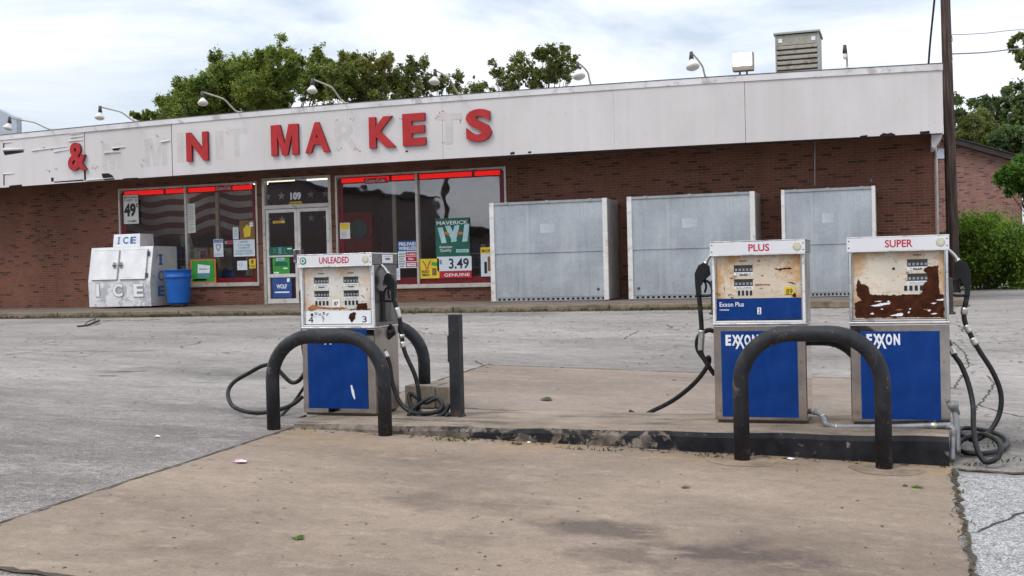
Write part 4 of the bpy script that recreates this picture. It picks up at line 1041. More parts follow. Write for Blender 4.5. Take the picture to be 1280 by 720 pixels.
# ------------------------------------------------------------------ blue bin
a, b = at(208, 338, 23.25), at(237, 338, 23.25); bx = (a[0] + b[0]) / 2; br = (b[0] - a[0]) / 2
bn = empty("trash_bin", (bx, 23.25, FZ + .012), "round blue plastic bin beside the ice freezer", "bin")
z0 = FZ + .012; zt = at(222, 337, 23.25)[2] - z0; zb = .07
mb = MB(); mb.lathe([(0, zb), (br * .78, zb), (br * .80, zb + .03), (br * .93, zt - .2), (br * .95, zt - .06), (br * .92, zt - .06), (br * .78, zb + .04), (0, zb + .04)], (bx, 23.25, z0), 32); mb.build("barrel", BINBLUE, bn)
mb = MB(); mb.lathe([(br * .955, zt - .2), (br, zt - .19), (br, zt - .15), (br * .965, zt - .14), (br * .965, zt - .03), (br * 1.02, zt - .02), (br * 1.02, zt), (br * .9, zt)], (bx, 23.25, z0), 32); mb.build("rim_band", BINBLUE, bn)
mb = MB(); mb.lathe([(0, 0), (br * .6, 0), (br * .62, .07), (0, .07)], (bx, 23.25, z0), 20); mb.build("dolly_base", LATCH, bn)

# ------------------------------------------------------------------ galvanized cabinets along the wall
CW, CH, CD = 2.50, 2.08, 1.02
def cabinet():
    e = empty("steel_cabinet", (0, 0, 0), "x", "steel cabinet", "galvanized steel cabinets on the walk")
    w = CW / 2
    mb = MB()
    mb.box(-w + .10, w - .10, .028, .05, .10, 1.02, 0); mb.box(-w + .10, w - .10, .018, .05, 1.0215, CH - .06, 0)
    mb.box(-w + .10, w - .10, .012, .0175, 1.013, 1.034, 0)
    mb.quad((-.16, .0165, 1.42), (.14, .0165, 1.42), (.14, .0165, 1.60), (-.16, .0165, 1.60), 1)
    fp = mb.build("front_panel", [GALV, GALVP], e)
    mb = MB(); mb.lathe([(0, .004), (.022, .004), (.03, 0), (.036, -.012)], (0, 0, 0), 14, 0, (0, -1, 0)); kn = mb.build("lock", LATCH, fp); kn.location = (w - .22, .024, .24)
    for s in (-1, 1):
        mb = MB(); xa, xb = (-w, -w + .098) if s < 0 else (w - .098, w); mb.box(xa, xb, 0, .06, .02, CH); mb.build("corner_post", POSTW, e, bevel=0.006)
        mb = MB(); xa, xb = (-w + .006, -w + .03) if s < 0 else (w - .03, w - .006); mb.box(xa, xb, .062, CD, .03, .80); mb.box(xa + .002, xb - .002, .062, CD, .805, CH - .004); mb.build("side_panel", GALVSIDE, e)
    mb = MB(); mb.box(-w + .10, w - .10, .0, .06, CH - .055, CH - .005)
    for q in (-.70, .0, .72): mb.box(q * w - .03, q * w + .03, -.012, .07, CH - .05, CH + .006)
    mb.box(-w + .03, w - .03, .064, CD, CH - .03, CH - .002); mb.build("top_rail", GALVD, e)
    mb = MB()   # slotted base rail
    mb.box(-w + .10, w - .10, .004, .05, .015, .035); mb.box(-w + .10, w - .10, .004, .05, .078, .095)
    q = -w + .10
    while q < w - .12: mb.box(q, q + .055, .006, .05, .0355, .0775); q += .105
    mb.box(-w + .10, w - .10, .051, .06, .0, .098, 1)
    mb.build("base_rail", [GALVD, BLACKGAP], e)
    mb = MB(); mb.box(-w + .04, w - .04, CD - .03, CD - .006, .02, CH - .04); mb.build("back_panel", GALVSIDE, e)
    return e
GALVP = paint("sheet_patch", (0.47, 0.50, 0.53), 0.5, metal=0.3)
cab0 = cabinet()
CABY = 22.97
for i, (xa, xb, lab) in enumerate(((-8.221, -5.696, "galvanized steel cabinet next to the right window, lock at lower right"), (-5.286, -2.75, "middle galvanized steel cabinet, behind the PLUS pump, lock at lower left"), (-2.249, -.516, "narrow galvanized steel cabinet behind the SUPER pump, nearest the drainpipe"))):
    c = cab0 if i == 0 else copy_tree(cab0)
    c.location = ((xa + xb) / 2, CABY, SW_Z + .002); c['label'] = lab
    k = (xb - xa) / CW; c.scale = (k, 1, 1)
    if i == 1:
        for ch in c.children:
            for g in ch.children:
                if g.name.startswith("lock"): g.location.x = -CW / 2 + .2
    if i == 2:
        mb = MB(); mb.tube([at(1089, 231, CABY + .3), at(1089.5, 223, CABY + .3)], .012, 6); mb.tube([at(1086, 226, CABY + .3), at(1091, 226.5, CABY + .3)], .009, 6)
        o = mb.build("bent_hook", LATCH); tag(o, "small bent metal hook on top of the narrow cabinet", "hook")

# ------------------------------------------------------------------ pump island
ISX0, ISX1, ISY0, ISY1, ISZ = -4.965, 0.268, 8.80, 9.87, 0.232
def island():
    mb = MB(); n = 90; X = np.linspace(ISX0, ISX1, n); r = .03
    prof = [(ISY0 + .004, None), (ISY0 - .004, ISZ - .05), (ISY0 + .012, ISZ - .012), (ISY0 + .05, ISZ), (ISY1 - .04, ISZ), (ISY1, ISZ - .03), (ISY1, None)]
    vs_ = []
    for i, x in enumerate(X):
        w = .008 * math.sin(x * 5.1) + .006 * math.sin(x * 13.7 + 1) + RNG.uniform(-.004, .004)
        for y, z in prof:
            zz_ = ground_z(x, y) - .05 if z is None else z + .004 * math.sin(x * 7 + y * 3)
            vs_.append((x, y + (w if y < 9.2 else -w), zz_))
    m = len(prof)
    fs = [(i * m + k, (i + 1) * m + k, (i + 1) * m + k + 1, i * m + k + 1) for i in range(n - 1) for k in range(m - 1)]
    mb.add(vs_, fs, 0, False)
    for j, f in enumerate(fs):
        if (j % (m - 1)) in (0, 1): mb.m[j] = 1
    mb.add([vs_[k] for k in range(m)], [tuple(range(m))], 1); mb.add([vs_[(n - 1) * m + k] for k in range(m)], [tuple(range(m - 1, -1, -1))], 1)
    return tag(mb.build("concrete_island", [ISLTOP, CURBBLK]), "long low concrete island with chipped black front edge under the pumps", "pump island")
island()

# ------------------------------------------------------------------ gas pumps
PYF = 9.27; PD = .50
def star(mb, cx_, cz_, r, y, fn=None):   # round medallion
    mb.lathe([(0, .004), (r, .004), (r, 0)], (cx_, y, cz_), 20, 0, (0, -1, 0))
def exxon(mb, x0, z0, x1, z1, y, mat):
    w = x1 - x0; h = z1 - z0; t = h * .22
    R = lambda a, b, c, d: mb.sheet([(a, b), (c, b), (c, d), (a, d)], y, mat)
    e1 = x0 + w * .165
    R(x0, z0, x0 + t, z1)
    for zc in (z0, z0 + (h - t) / 2, z1 - t): mb.sheet([(x0 + t, zc), (e1, zc), (e1, zc + t), (x0 + t, zc + t)], y, mat)
    def bar(ax, az, bx_, bz, yy, tt=t * 1.15): mb.sheet(ccw([(ax, az), (ax + tt, az), (bx_ + tt, bz), (bx_, bz)]), yy, mat)
    # two X letters that share their long strokes
    tt = t * .82
    def bar(f0, g0, f1, g1, yy):
        a, b = x0 + w * f0, x0 + w * f1; c, d = z0 + h * g0, z0 + h * g1
        mb.sheet(ccw([(a, c), (a + tt, c), (b + tt, d), (b, d)]), yy, mat)
    bar(.20, 1, .37, 0, y); bar(.345, 1, .195, 0, y - .0006)
    bar(.335, 1, .53, -.32, y - .0012); bar(.50, 1, .30, -.32, y - .0018)
    mb.text("O", x0 + w * .575, z0, x0 + w * .765, z1, y - .0003, mat, .05); mb.text("N", x0 + w * .81, z0, x1, z1, y, mat, .05)
def jag(pts, step=.012, amp=.006, seed=1):
    r = random.Random(seed); out = []
    for i in range(len(pts)):
        a, b = np.array(pts[i]), np.array(pts[(i + 1) % len(pts)]); m = max(1, int(np.linalg.norm(b - a) / step))
        for k in range(m):
            p = a + (b - a) * k / m
            out.append((p[0] + r.uniform(-amp, amp), p[1] + r.uniform(-amp, amp)))
    return out

def pump(kind, xc, label):
    """kind: U, P or S. x runs from the middle of the cabinet, z from the island top."""
    e = empty("gas_pump", (xc, PYF, ISZ + .004), label, "gas pump", "old gas pumps on the island")
    Z = ISZ + .004
    w = .357
    fn = lambda x, y, z: (x + xc, y + PYF, z + Z)
    class LB(MB):
        def add(s, vs_, fs, mat=0, smooth=False): return super().add([fn(*p) for p in vs_], fs, mat, smooth)
    blu = {'U': (-.300, .282, .062, .772), 'P': (-.298, .290, .045, .722), 'S': (-.282, .288, .045, .712)}[kind]
    # lower cabinet
    mb = LB(); mb.box(-w, w, 0, PD, .02, .765, 0); mb.box(-w + .02, w - .02, .015, PD - .015, 0, .0195, 1)
    if kind == 'U': mb.m[5] = 3
    mb.box(-w - .004, w + .004, -.006, PD + .004, .7655, .785, 2)
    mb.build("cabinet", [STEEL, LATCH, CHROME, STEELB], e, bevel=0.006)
    # blue door panel
    mb = LB(); x0, x1, z0, z1 = blu
    mb.box(x0, x1, -.008, -.001, z0, min(z1, .762), 0)
    if kind == 'U':
        mb.prism(ccw(jag([(x0 + .42, .275), (x0 + .435, .27), (x0 + .462, .155), (x0 + .455, .14), (x0 + .435, .17), (x0 + .42, .24)], .02, .003, 4)), -.010, -.0085, 1)
        exxon(mb, x0 + .10, .655, x0 + .34, .735, -.0095, 1)
    else:
        ex = {'P': (-.262, -.006), 'S': (-.236, .006)}[kind]; exxon(mb, ex[0], .608, ex[1], .693, -.0095, 1)
    mb.build("door_panel", [EXBLUE, EXWHITE], e)
    # upper housing: sides, back, white surround
    mb = LB(); zt = 1.325
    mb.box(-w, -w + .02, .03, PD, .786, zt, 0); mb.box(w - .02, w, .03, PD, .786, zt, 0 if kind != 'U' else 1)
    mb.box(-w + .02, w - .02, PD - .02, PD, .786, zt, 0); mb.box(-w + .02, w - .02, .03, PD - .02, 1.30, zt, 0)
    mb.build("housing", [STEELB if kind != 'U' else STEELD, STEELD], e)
    mb = LB(); mb.box(-w, -w + .021, -.004, .028, .786, zt, 0); mb.box(w - .021, w, -.004, .028, .786, zt, 0)
    mb.box(-w + .022, w - .022, -.004, .028, .786, .802, 0)
    mb.box(-w + .023, -w + .030, -.002, .026, .807, zt, 1); mb.box(w - .030, w - .023, -.002, .026, .807, zt, 1)
    mb.build("front_surround", [WFRAME if kind != 'S' else CHROME, CHROME], e, bevel=0.003)
    # dial plate
    mb = LB(); fy = .016; fx0, fx1 = -w + .031, w - .031
    zb = .807 if kind != 'P' else .978
    mb.box(fx0, fx1, fy, .028, zb, zt - .005, 0)
    mats = [{'U': FACE_U, 'P': FACE_P, 'S': FACE_S}[kind], GUNM, GREYDIG, EXWHITE, RUST, RUSTL, INK, PYEL]
    R = lambda a, b, c, d, m, y=fy - .0015: mb.sheet([(a, c), (b, c), (b, d), (a, d)], y, m)
    def dial(x, z, wd=.145, hd=.052, word="THIS SALE"):
        R(x - .03, x + .03, z + .058, z + .066, 1)
        R(x - wd / 2, x + wd / 2, z - hd / 2, z + hd / 2, 1)
        mb.box(x - wd / 2 - .004, x + wd / 2 + .004, fy - .006, fy - .001, z + hd / 2, z + hd / 2 + .004, 1)
        k = 5
        for i in range(k): R(x - wd / 2 + .008 + i * wd / k, x - wd / 2 + .002 + (i + .8) * wd / k, z - hd * .3, z + hd * .05, 2, fy - .0025)
        R(x - wd / 2, x + wd / 2, z - hd / 2 - .024, z - hd / 2, 3)
        mb.text(word, x - wd / 2 + .012, z - hd / 2 - .019, x + wd / 2 - .012, z - hd / 2 - .006, fy - .003, 6, .0)
    def cents(x, z, s=4, wd=.145):
        for i in range(s):
            c = x - wd / 2 + (i + .5) * wd / s; R(c - wd / s * .40, c + wd / s * .40, z - .022, z + .022, 3); R(c - wd / s * .32, c + wd / s * .32, z - .020, z + .020, 6, fy - .0025)
    rs = []
    if kind == 'U':
        for x in (-.155, .135): dial(x, 1.195); dial(x, 1.075, word="GALLONS"); cents(x, .995)
        R(-.06, .03, .952, 1.035, 7); R(-.054, .024, .958, 1.029, 3, fy - .0025); mb.text("87", -.035, .972, .006, 1.008, fy - .004, 6, .02)
        rs = [([(.10, .935), (.18, .945), (.20, .99), (.255, .985), (.285, .99), (.287, .93)], 4), ([(.105, .80 + .06), (.12, .82 + .085), (.155, .93 - .02), (.175, .905), (.165, .855), (.13, .82)], 4),
              ([(-.30, .945), (-.25, .985), (-.17, .965), (-.1, .955), (.05, .957), (.10, .948), (.05, .938), (-.1, .942), (-.2, .945), (-.27, .925)], 5)]
        R(fx0 + .004, fx1 - .004, .812, .925, 3, fy - .0008)
        mb.text("4", -.295, .822, -.245, .875, fy - .003, 6, .0); mb.text("3", .235, .822, .28, .875, fy - .003, 6, .0)
        for i in range(5): mb.text("lumsr"[i], -.27 + i * .04, .882 + (i % 2) * .012, -.245 + i * .04, .905 + (i % 2) * .012, fy - .003, 6, .0)
        R(-.27, -.21, .884 - .01, .886 - .01, 6, fy - .003); mb.text("9", -.16, .83, -.135, .885, fy - .003, 2, .0)
    elif kind == 'P':
        dial(-.115, 1.21); dial(-.115, 1.10, word="GALLONS"); cents(-.105, 1.02, 4, .125)
        R(.198, .275, .998, 1.062, 7); R(.2, .273, 1.0, 1.004, 6, fy - .003); mb.text("89", .213, 1.008, .260, 1.048, fy - .004, 6, .0)
        rs = [([(.13, 1.21), (.16, 1.205), (.2, 1.212), (.255, 1.21), (.26, 1.203), (.2, 1.196), (.16, 1.196), (.135, 1.202)], 4), ([(.25, .985), (.275, 1.015), (.285, 1.0), (.285, .985)], 4),
              ([(-.03, 1.085), (.02, 1.09), (.09, 1.086), (.09, 1.08), (.03, 1.08), (-.02, 1.075)], 5), ([(.22, 1.10), (.26, 1.095), (.29, 1.08), (.27, 1.09)], 4), ([(-.27, 1.06), (-.265, 1.085), (-.26, 1.03)], 4)]
    else:
        dial(.14, 1.222); dial(.14, 1.115, word="GALLONS"); cents(.11, 1.035, 4, .15)
        mb.lathe([(0, .003), (.01, .003), (.011, 0)], (-.03, fy, 1.185), 10, 6, (0, -1, 0))
        rs = [([(fx0 + .03, .985), (fx0 + .02, 1.06), (fx0 + .04, 1.12), (fx0 + .055, 1.07), (fx0 + .10, 1.065), (fx0 + .115, 1.03), (fx0 + .12, .99), (fx0 + .3, .985), (fx1 - .16, .99), (fx1 - .145, 1.06), (fx1 - .11, 1.10), (fx1 - .12, 1.145), (fx1 - .145, 1.17), (fx1 - .12, 1.195), (fx1 - .04, 1.2), (fx1 - .035, .985), (fx1 - .004, .985), (fx1 - .004, .815), (fx0 + .012, .815), (fx0 + .01, .93), (fx0 + .06, .945)], 4)]
        for k in range(15):
            x = RNG.uniform(fx0 + .05, fx1 - .03); z = RNG.choice((.955, .94, .93, .92, .83, .84, .87)) + RNG.uniform(-.012, .012); l = RNG.uniform(.01, .07)
            rs.append(([(x, z), (x + l * .5, z + RNG.uniform(.002, .01)), (x + l, z + .004), (x + l * .6, z - RNG.uniform(.003, .008))], 3 if k % 4 else 5))
        rs.append(([(fx0 + .12, .905), (fx0 + .2, .925), (fx0 + .27, .93), (fx0 + .26, .915), (fx0 + .16, .90)], 3)); rs.append(([(fx0 + .26, .828), (fx0 + .34, .85), (fx0 + .36, .845), (fx0 + .35, .825)], 3))
    for i, (p, m) in enumerate(rs): mb.sheet(ccw(jag(p, .011, .0045 if m == 4 else .002, i + 3)), fy - (.0035 if m != 3 else .0045) - i * 2e-5, m)
    mb.build("dial_plate", mats, e)
    if kind == 'P':
        mb = LB(); mb.box(fx0, fx1, .012, .028, .812, .976, 0); mb.text("Exxon Plus", -.305, .914, -.115, .950, .0105, 1, .008); mb.text("Unleaded", -.305, .884, -.232, .897, .0105, 1, .02)
        R2 = [(-.012, .852), (.018, .852), (.018, .905), (-.012, .905)]; mb.sheet(R2, .0105, 1); mb.text("2", -.006, .858, .012, .899, .0095, 2, .02)
        mb.build("blue_name_plate", [EXBLUE, EXWHITE, INK], e)
    # hood
    mb = LB(); h0, h1 = 1.328, 1.420; hw = .366
    mb.box(-hw, hw, -.028, PD + .006, h0, h1, 1)
    mb.box(-hw - .002, hw + .002, -.034, PD + .008, h1 + .0005, h1 + .010, 2)
    mb.box(-hw, hw, -.036, -.029, h0 - .006, h1, 0)
    mb.box(-hw, hw, -.038, -.028, h0 - .014, h0 - .0065, 2)
    for s in (-1, 1):
        for zc in (h0 + .02, h1 - .02): mb.lathe([(0, .002), (.005, .002), (.006, 0)], (s * (hw - .015), -.036, zc), 8, 4, (0, -1, 0))
    tx = {'U': ("UNLEADED", -.145, .145), 'P': ("PLUS", -.065, .095), 'S': ("SUPER", -.088, .108)}[kind]
    mb.text(tx[0], tx[1], h0 + .017, tx[2], h1 - .018, -.0375, 3, .018)
    mb.lathe([(0, .003), (.033, .003), (.034, 0)], (hw - .06, -.036, (h0 + h1) / 2), 20, 5, (0, -1, 0)); mb.lathe([(0, .0045), (.022, .0045)], (hw - .06, -.036, (h0 + h1) / 2), 16, 6, (0, -1, 0))
    if kind == 'U':
        mb.lathe([(0, .003), (.033, .003), (.034, 0)], (-hw + .06, -.036, (h0 + h1) / 2), 20, 7, (0, -1, 0)); mb.lathe([(.012, .0045), (.022, .0045)], (-hw + .06, -.036, (h0 + h1) / 2), 16, 0, (0, -1, 0))
        # card reader sticker on the right side of the hood
        S = lambda y0, y1, z0, z1, m, x: mb.quad((x, y0, z0), (x, y1, z0), (x, y1, z1), (x, y0, z1), m)
        S(.17, .40, h0 + .012, h1 - .006, 0, hw + .0025); S(.24, .34, h0 + .04, h0 + .056, 4, hw + .0035); S(.21, .37, h0 + .068, h0 + .072, 8, hw + .0035)
    mb.build("hood", [HOODW, STEELD, CHROME, HOODRED, LATCH, MEDAL, MEDAL2, MEDALG, GREYDIG], e, bevel=0.002)
    return e
MEDAL = paint("pale_green_badge", (0.46, 0.46, 0.36), 0.4); MEDAL2 = paint("badge_centre", (0.56, 0.53, 0.40), 0.4); MEDALG = paint("green_badge", (0.04, 0.22, 0.14), 0.4)
pU = pump('U', -4.767, "gas pump marked UNLEADED with white dial plate and small rust holes")
pP = pump('P', -1.097, "gas pump marked PLUS with orange-stained dial and blue name plate")
pS = pump('S', -.057, "gas pump marked SUPER with dial plate half eaten by brown rust")

# nozzles: shape in the x-z plane, mirrored with s (+1 hangs on the right side of the pump)
def nozzle(e, x, y, z, s, scale=1.0):
    """the swan-neck spout points up into the pump; z is the height of the grip's middle"""
    k = scale; X = lambda a: x + s * a * k
    mb = MB()
    body_ = [(.012, .10), (.045, .128), (.085, .108), (.112, .05), (.11, -.03), (.104, -.11), (.072, -.11), (.074, -.04), (.052, -.005), (.005, .04)]
    mb.prism(ccw([(X(a), z + b * k) for a, b in body_]), y - .028, y + .028)
    g = [(X(.05), y, z + .005), (X(.012), y, z - .02), (X(-.005), y, z - .07), (X(.0), y, z - .118), (X(.08), y, z - .125)]
    mb.tube(catmull(g, 5), .012, 8); mb.tube(catmull([(X(.055), y, z + .01), (X(.036), y, z - .04), (X(.046), y, z - .10)], 4), .010, 8)
    nb = mb.build("nozzle", NOZBLK, e, bevel=0.008)
    mb = MB(); mb.tube(catmull([(X(.045), y, z + .10 * k), (X(.015), y, z + .155 * k), (X(-.03), y, z + .20 * k), (X(-.06), y, z + .215 * k)], 5), .014, 10)
    mb.tube([(X(.045), y, z + .095 * k), (X(.03), y, z + .135 * k)], .02, 10); mb.build("spout", FERRULE, nb)
    return X(.088), z - .105 * k
def boot(e, x, y, z, s):
    mb = MB(); mb.box(min(x, x + s * .035), max(x, x + s * .035), y - .06, y + .06, z - .20, z + .06, 0); mb.box(min(x, x + s * .05), max(x, x + s * .05), y - .065, y + .065, z - .215, z - .195, 0)
    mb.lathe([(0, .002), (.03, .002), (.032, 0)], (x + s * .0005, y, z + .13), 14, 1, (s, 0, 0)); mb.build("nozzle_boot", [LATCH, INK], e, bevel=0.006)
HR = .0195
def hose(e, pts, fer=(), r=HR, sm=9):
    mb = MB(); path = catmull(pts, sm); mb.tube(path, r, 10)
    for t0, t1 in fer:
        i0, i1 = int(t0 * sm), max(int(t1 * sm), int(t0 * sm) + 1); seg_ = path[i0:i1 + 1]
        mb.tube(seg_, r * 1.32, 10, 1)
    return mb.build("hose", [RUBBER, FERRULE], e)
A = at
# UNLEADED, right side
yR = 9.44
boot(pU, -4.767 + .357, yR + .06, 1.27, 1)
hx, hz = nozzle(pU, -4.767 + .385, yR, 1.36, 1)
hose(pU, [(hx, yR, hz), A(499.5, 398, yR), A(502, 418, yR), A(506, 440, yR), A(519, 470, yR), A(524, 497, yR), A(521, 517, 9.45), A(513, 524, 9.35), A(512, 517, 9.35), A(520, 508, 9.40), A(537, 498, 9.45), A(550, 500, 9.5), A(553, 512, 9.48), A(545, 522, 9.42), A(531, 520, 9.38), A(524, 514, 9.4)], ((.55, 1.0), (2.0, 2.25), (2.5, 2.8)))
mb = MB(); o_ = A(492, 416, 9.62); mb.tube(catmull([A(479, 411, 9.6), A(486, 407, 9.6), A(491, 412, 9.6), A(489, 419, 9.58), A(482, 424, 9.56), A(476, 428, 9.54)], 6), .022, 10); mb.lathe([(.012, -.01), (.028, -.01), (.03, 0), (.028, .01), (.012, .01)], A(491, 416, 9.5), 16, 0, (1, -.6, .2)); mb.build("hose_outlet", NOZBLK, pU)
hose(pU, [A(475, 430, 9.54), A(481, 440, 9.48), A(487, 455, 9.45), A(491, 480, 9.43), A(500, 503, 9.40), A(514, 515, 9.36), A(530, 517, 9.36), A(548, 514, 9.38), A(553, 506, 9.42), A(546, 498, 9.46), A(531, 503, 9.44), A(514, 492, 9.5), A(512, 500, 9.46), A(520, 518, 9.36), A(540, 524, 9.33), A(556, 516, 9.38), A(562, 507, 9.44), A(572, 505, 9.46), A(577, 513, 9.42), A(571, 519, 9.38), A(560, 518, 9.36), A(559, 524, 9.32), A(568, 528, 9.28), A(577, 521, 9.36), A(580, 519, 9.42)], ((1.0, 1.6),))
# UNLEADED, left side: the hose makes a wide loop out over the asphalt
boot(pU, -4.767 - .357, 9.5, 1.22, -1)
hx2, hz2 = nozzle(pU, -4.767 - .375, 9.5, 1.28, -1)
def gpt(u, v, dz): p = atg(u, v); return (p[0], p[1], p[2] + dz)
hose(pU, [(hx2, 9.5, hz2), (hx2 - .01, 9.5, .85), (-5.22, 9.5, .62), (-5.36, 9.5, .50), A(338, 456, 9.5), A(308, 468, 9.5), A(290, 480, 9.45), A(285, 494, 9.35), A(293, 509, 9.2), A(318, 516, 9.15), A(345, 513, 9.2), A(365, 506, 9.3), A(378, 496, 9.4)])
hose(pU, [A(384, 478, 9.62), A(372, 496, 9.62), A(362, 509, 9.5), A(350, 523, 9.3), A(366, 526, 9.25), A(382, 520, 9.4)], r=.014)
# PLUS, left side
boot(pP, -1.097 - .357, 9.46, 1.30, -1)
hx3, hz3 = nozzle(pP, -1.097 - .39, 9.42, 1.36, -1, 1.15)
yP = 9.42
hose(pP, [(hx3, yP, hz3), A(876.5, 402, yP), A(877, 420, yP), A(876.5, 440, yP), A(884, 455, yP), A(893, 468, yP + .05)], ((1.6, 2.9),))
hose(pP, [A(893, 414, yP + .06), A(884, 413, yP + .04), A(873, 421, yP + .03), A(872, 436, yP + .04), A(881, 449, yP + .05), A(886, 447, yP + .06), A(884, 458, yP + .1), A(868, 479, yP + .3), A(842, 500, yP + .5), A(815, 514, 10.2), A(800, 521, 10.35), gpt(788, 517, .02)])
# SUPER, right side
boot(pS, -.057 + .357, 9.45, 1.28, 1)
hx4, hz4 = nozzle(pS, -.057 + .39, 9.42, 1.33, 1, 1.15)
G = gpt
hose(pS, [(hx4, 9.42, hz4), A(1205, 396, 9.42), A(1213, 418, 9.42), A(1224, 438, 9.42), A(1241, 465, 9.42), A(1251, 492, 9.42), A(1249, 518, 9.40), A(1236, 540, 9.35), A(1217, 550, 9.3), G(1203, 556, .08), G(1196, 563, .05), G(1205, 570, .03), G(1230, 572, .03), G(1253, 566, .03), G(1259, 556, .03), G(1247, 547, .03), G(1222, 541, .03), G(1203, 540, .03), G(1196, 546, .04)], ((.6, .95), (1.5, 1.9), (2.3, 2.7)))
hose(pS, [A(1186, 428, 9.6), A(1193, 444, 9.5), A(1201, 456, 9.46), A(1210, 478, 9.42), A(1216, 505, 9.35), A(1217, 535, 9.2), A(1221, 560, 9.0), A(1231, 577, 8.85), A(1246, 573, 8.9), A(1251, 560, 9.0), A(1244, 549, 9.15), A(1228, 543, 9.3), A(1205, 549, 9.3), A(1197, 556, 9.2)], ((.5, 1.1),))

# ------------------------------------------------------------------ pipe guards, post, block, conduit
def arch_path(xa, xb, y, za, zb, ztop, r, n=9):
    p = [(xa, y, za), (xa, y, ztop - r)]
    for i in range(1, n + 1):
        a = math.pi - math.pi / 2 * i / n; p.append((xa + r + r * math.cos(a), y, ztop - r + r * math.sin(a)))
    p.append((xb - r, y, ztop))
    for i in range(1, n + 1):
        a = math.pi / 2 - math.pi / 2 * i / n; p.append((xb - r + r * math.cos(a), y, ztop - r + r * math.sin(a)))
    p.append((xb, y, zb)); return p
def guard(xa, xb, y, ztop, label, za=None, zb=None, r=.36, collar=False, rad=.058):
    za_ = ground_z(xa, y) if za is None else za; zb_ = ground_z(xb, y) if zb is None else zb
    mb = MB(); mb.tube(arch_path(xa, xb, y, za_, zb_, ztop, r), rad, 18); o = mb.build("pipe_guard", GUARD)
    tag(o, label, "pipe guard", "bent pipe guards around the pumps")
    if collar:
        for x in (xa, xb):
            mb = MB(); z = ground_z(x, y - .02) + .009; pts = [(x + .25 * (1 + .12 * math.sin(3 * t + x)) * math.cos(t) + .02, y - .07 + .20 * (1 + .1 * math.sin(2 * t + 1)) * math.sin(t)) for t in np.linspace(0, 6.283, 28)[:-1]]
            pts = [(a, min(b, ISY0 - .02)) for a, b in pts]
            mb.add([(a, b, z - .0334 * (a - x) * 1 + .029 * (b - y) ) for a, b in pts], [tuple(range(len(pts)))])
            mb.build("concrete_footing", COLLAR, o)
    return o
guard(-5.107, -4.071, 8.715, .965, "black bent pipe guard in front of the UNLEADED pump")
guard(-1.160, -.171, 8.60, .972, "black bent pipe guard in front of the PLUS and SUPER pumps", collar=True)
guard(-5.42, -4.385, 10.30, .985, "black bent pipe guard behind the UNLEADED pump", zb=.42)
guard(-1.30, -.34, 10.25, .835, "black bent pipe guard behind the PLUS and SUPER pumps", r=.34)
mb = MB(); px_, py_ = -3.70, 9.40
mb.box(px_ - .048, px_ + .048, py_ - .05, py_ + .05, ISZ, 1.105); mb.box(px_ - .068, px_ - .0485, py_ - .03, py_ + .03, .70, .93); mb.box(px_ - .0475, px_ + .0475, py_ - .049, py_ + .049, 1.1052, 1.112)
tag(mb.build("steel_post", GUARD, bevel=0.006), "square black steel post standing on the island beside the coiled hose", "post")
mb = MB(); a = A(506, 500, 10.12); b = A(560, 500, 10.12); zt = A(530, 482, 10.12)[2]
zg = ground_z(a[0], 10.2)
mb.box(a[0], a[0] + (b[0] - a[0]) * .66, 10.12, 10.5, zg, zt); mb.box(a[0] + (b[0] - a[0]) * .665, b[0], 10.16, 10.5, zg, zt - .012)
tag(mb.build("concrete_block", BLOCKC, bevel=0.012), "pale square concrete block at the foot of the rear pipe guard", "concrete block")
cd = empty("conduit_pipe", (.30, 9.12, ISZ), "grey metal conduit running along the island past the SUPER pump", "conduit")
mb = MB(); yc = 9.14
pth = catmull([(-.74, 9.36, ISZ + .09), A(1020, 515, 9.3), A(1029, 521, 9.22), A(1032, 529.5, yc), A(1040, 533.2, yc), A(1060, 534.0, yc), A(1120, 533.6, yc), A(1178, 531.8, yc), A(1189, 531.6, yc)], 6)
mb.tube(pth, .022, 10)
for t in (4, 12, 26, 40): 
    i = min(t, len(pth) - 3); mb.tube(pth[i:i + 2], .027, 10, 1)
mb.build("long_run", [CONDUIT, FERRULE], cd)
mb = MB(); mb.tube(catmull([A(1183, 533.5, yc), A(1190, 534.5, yc - .02), A(1192, 540, yc - .03), A(1191, 552, yc - .05), A(1190, 576, 8.95)], 5), .02, 10); mb.tube(catmull([A(1193, 512, 9.2), A(1196, 530, 9.18), A(1196.5, 545, 9.15), A(1197, 566, 9.1)], 5), .022, 10); mb.build("riser", CONDUIT, cd)
mb = MB(); mb.lathe([(0, -.05), (.026, -.05), (.03, 0), (.04, .015), (.042, .05), (0, .05)], A(1193, 511, 9.2), 14, 0, (-.35, -.2, 1)); mb.build("weatherhead", CONDUIT, cd)

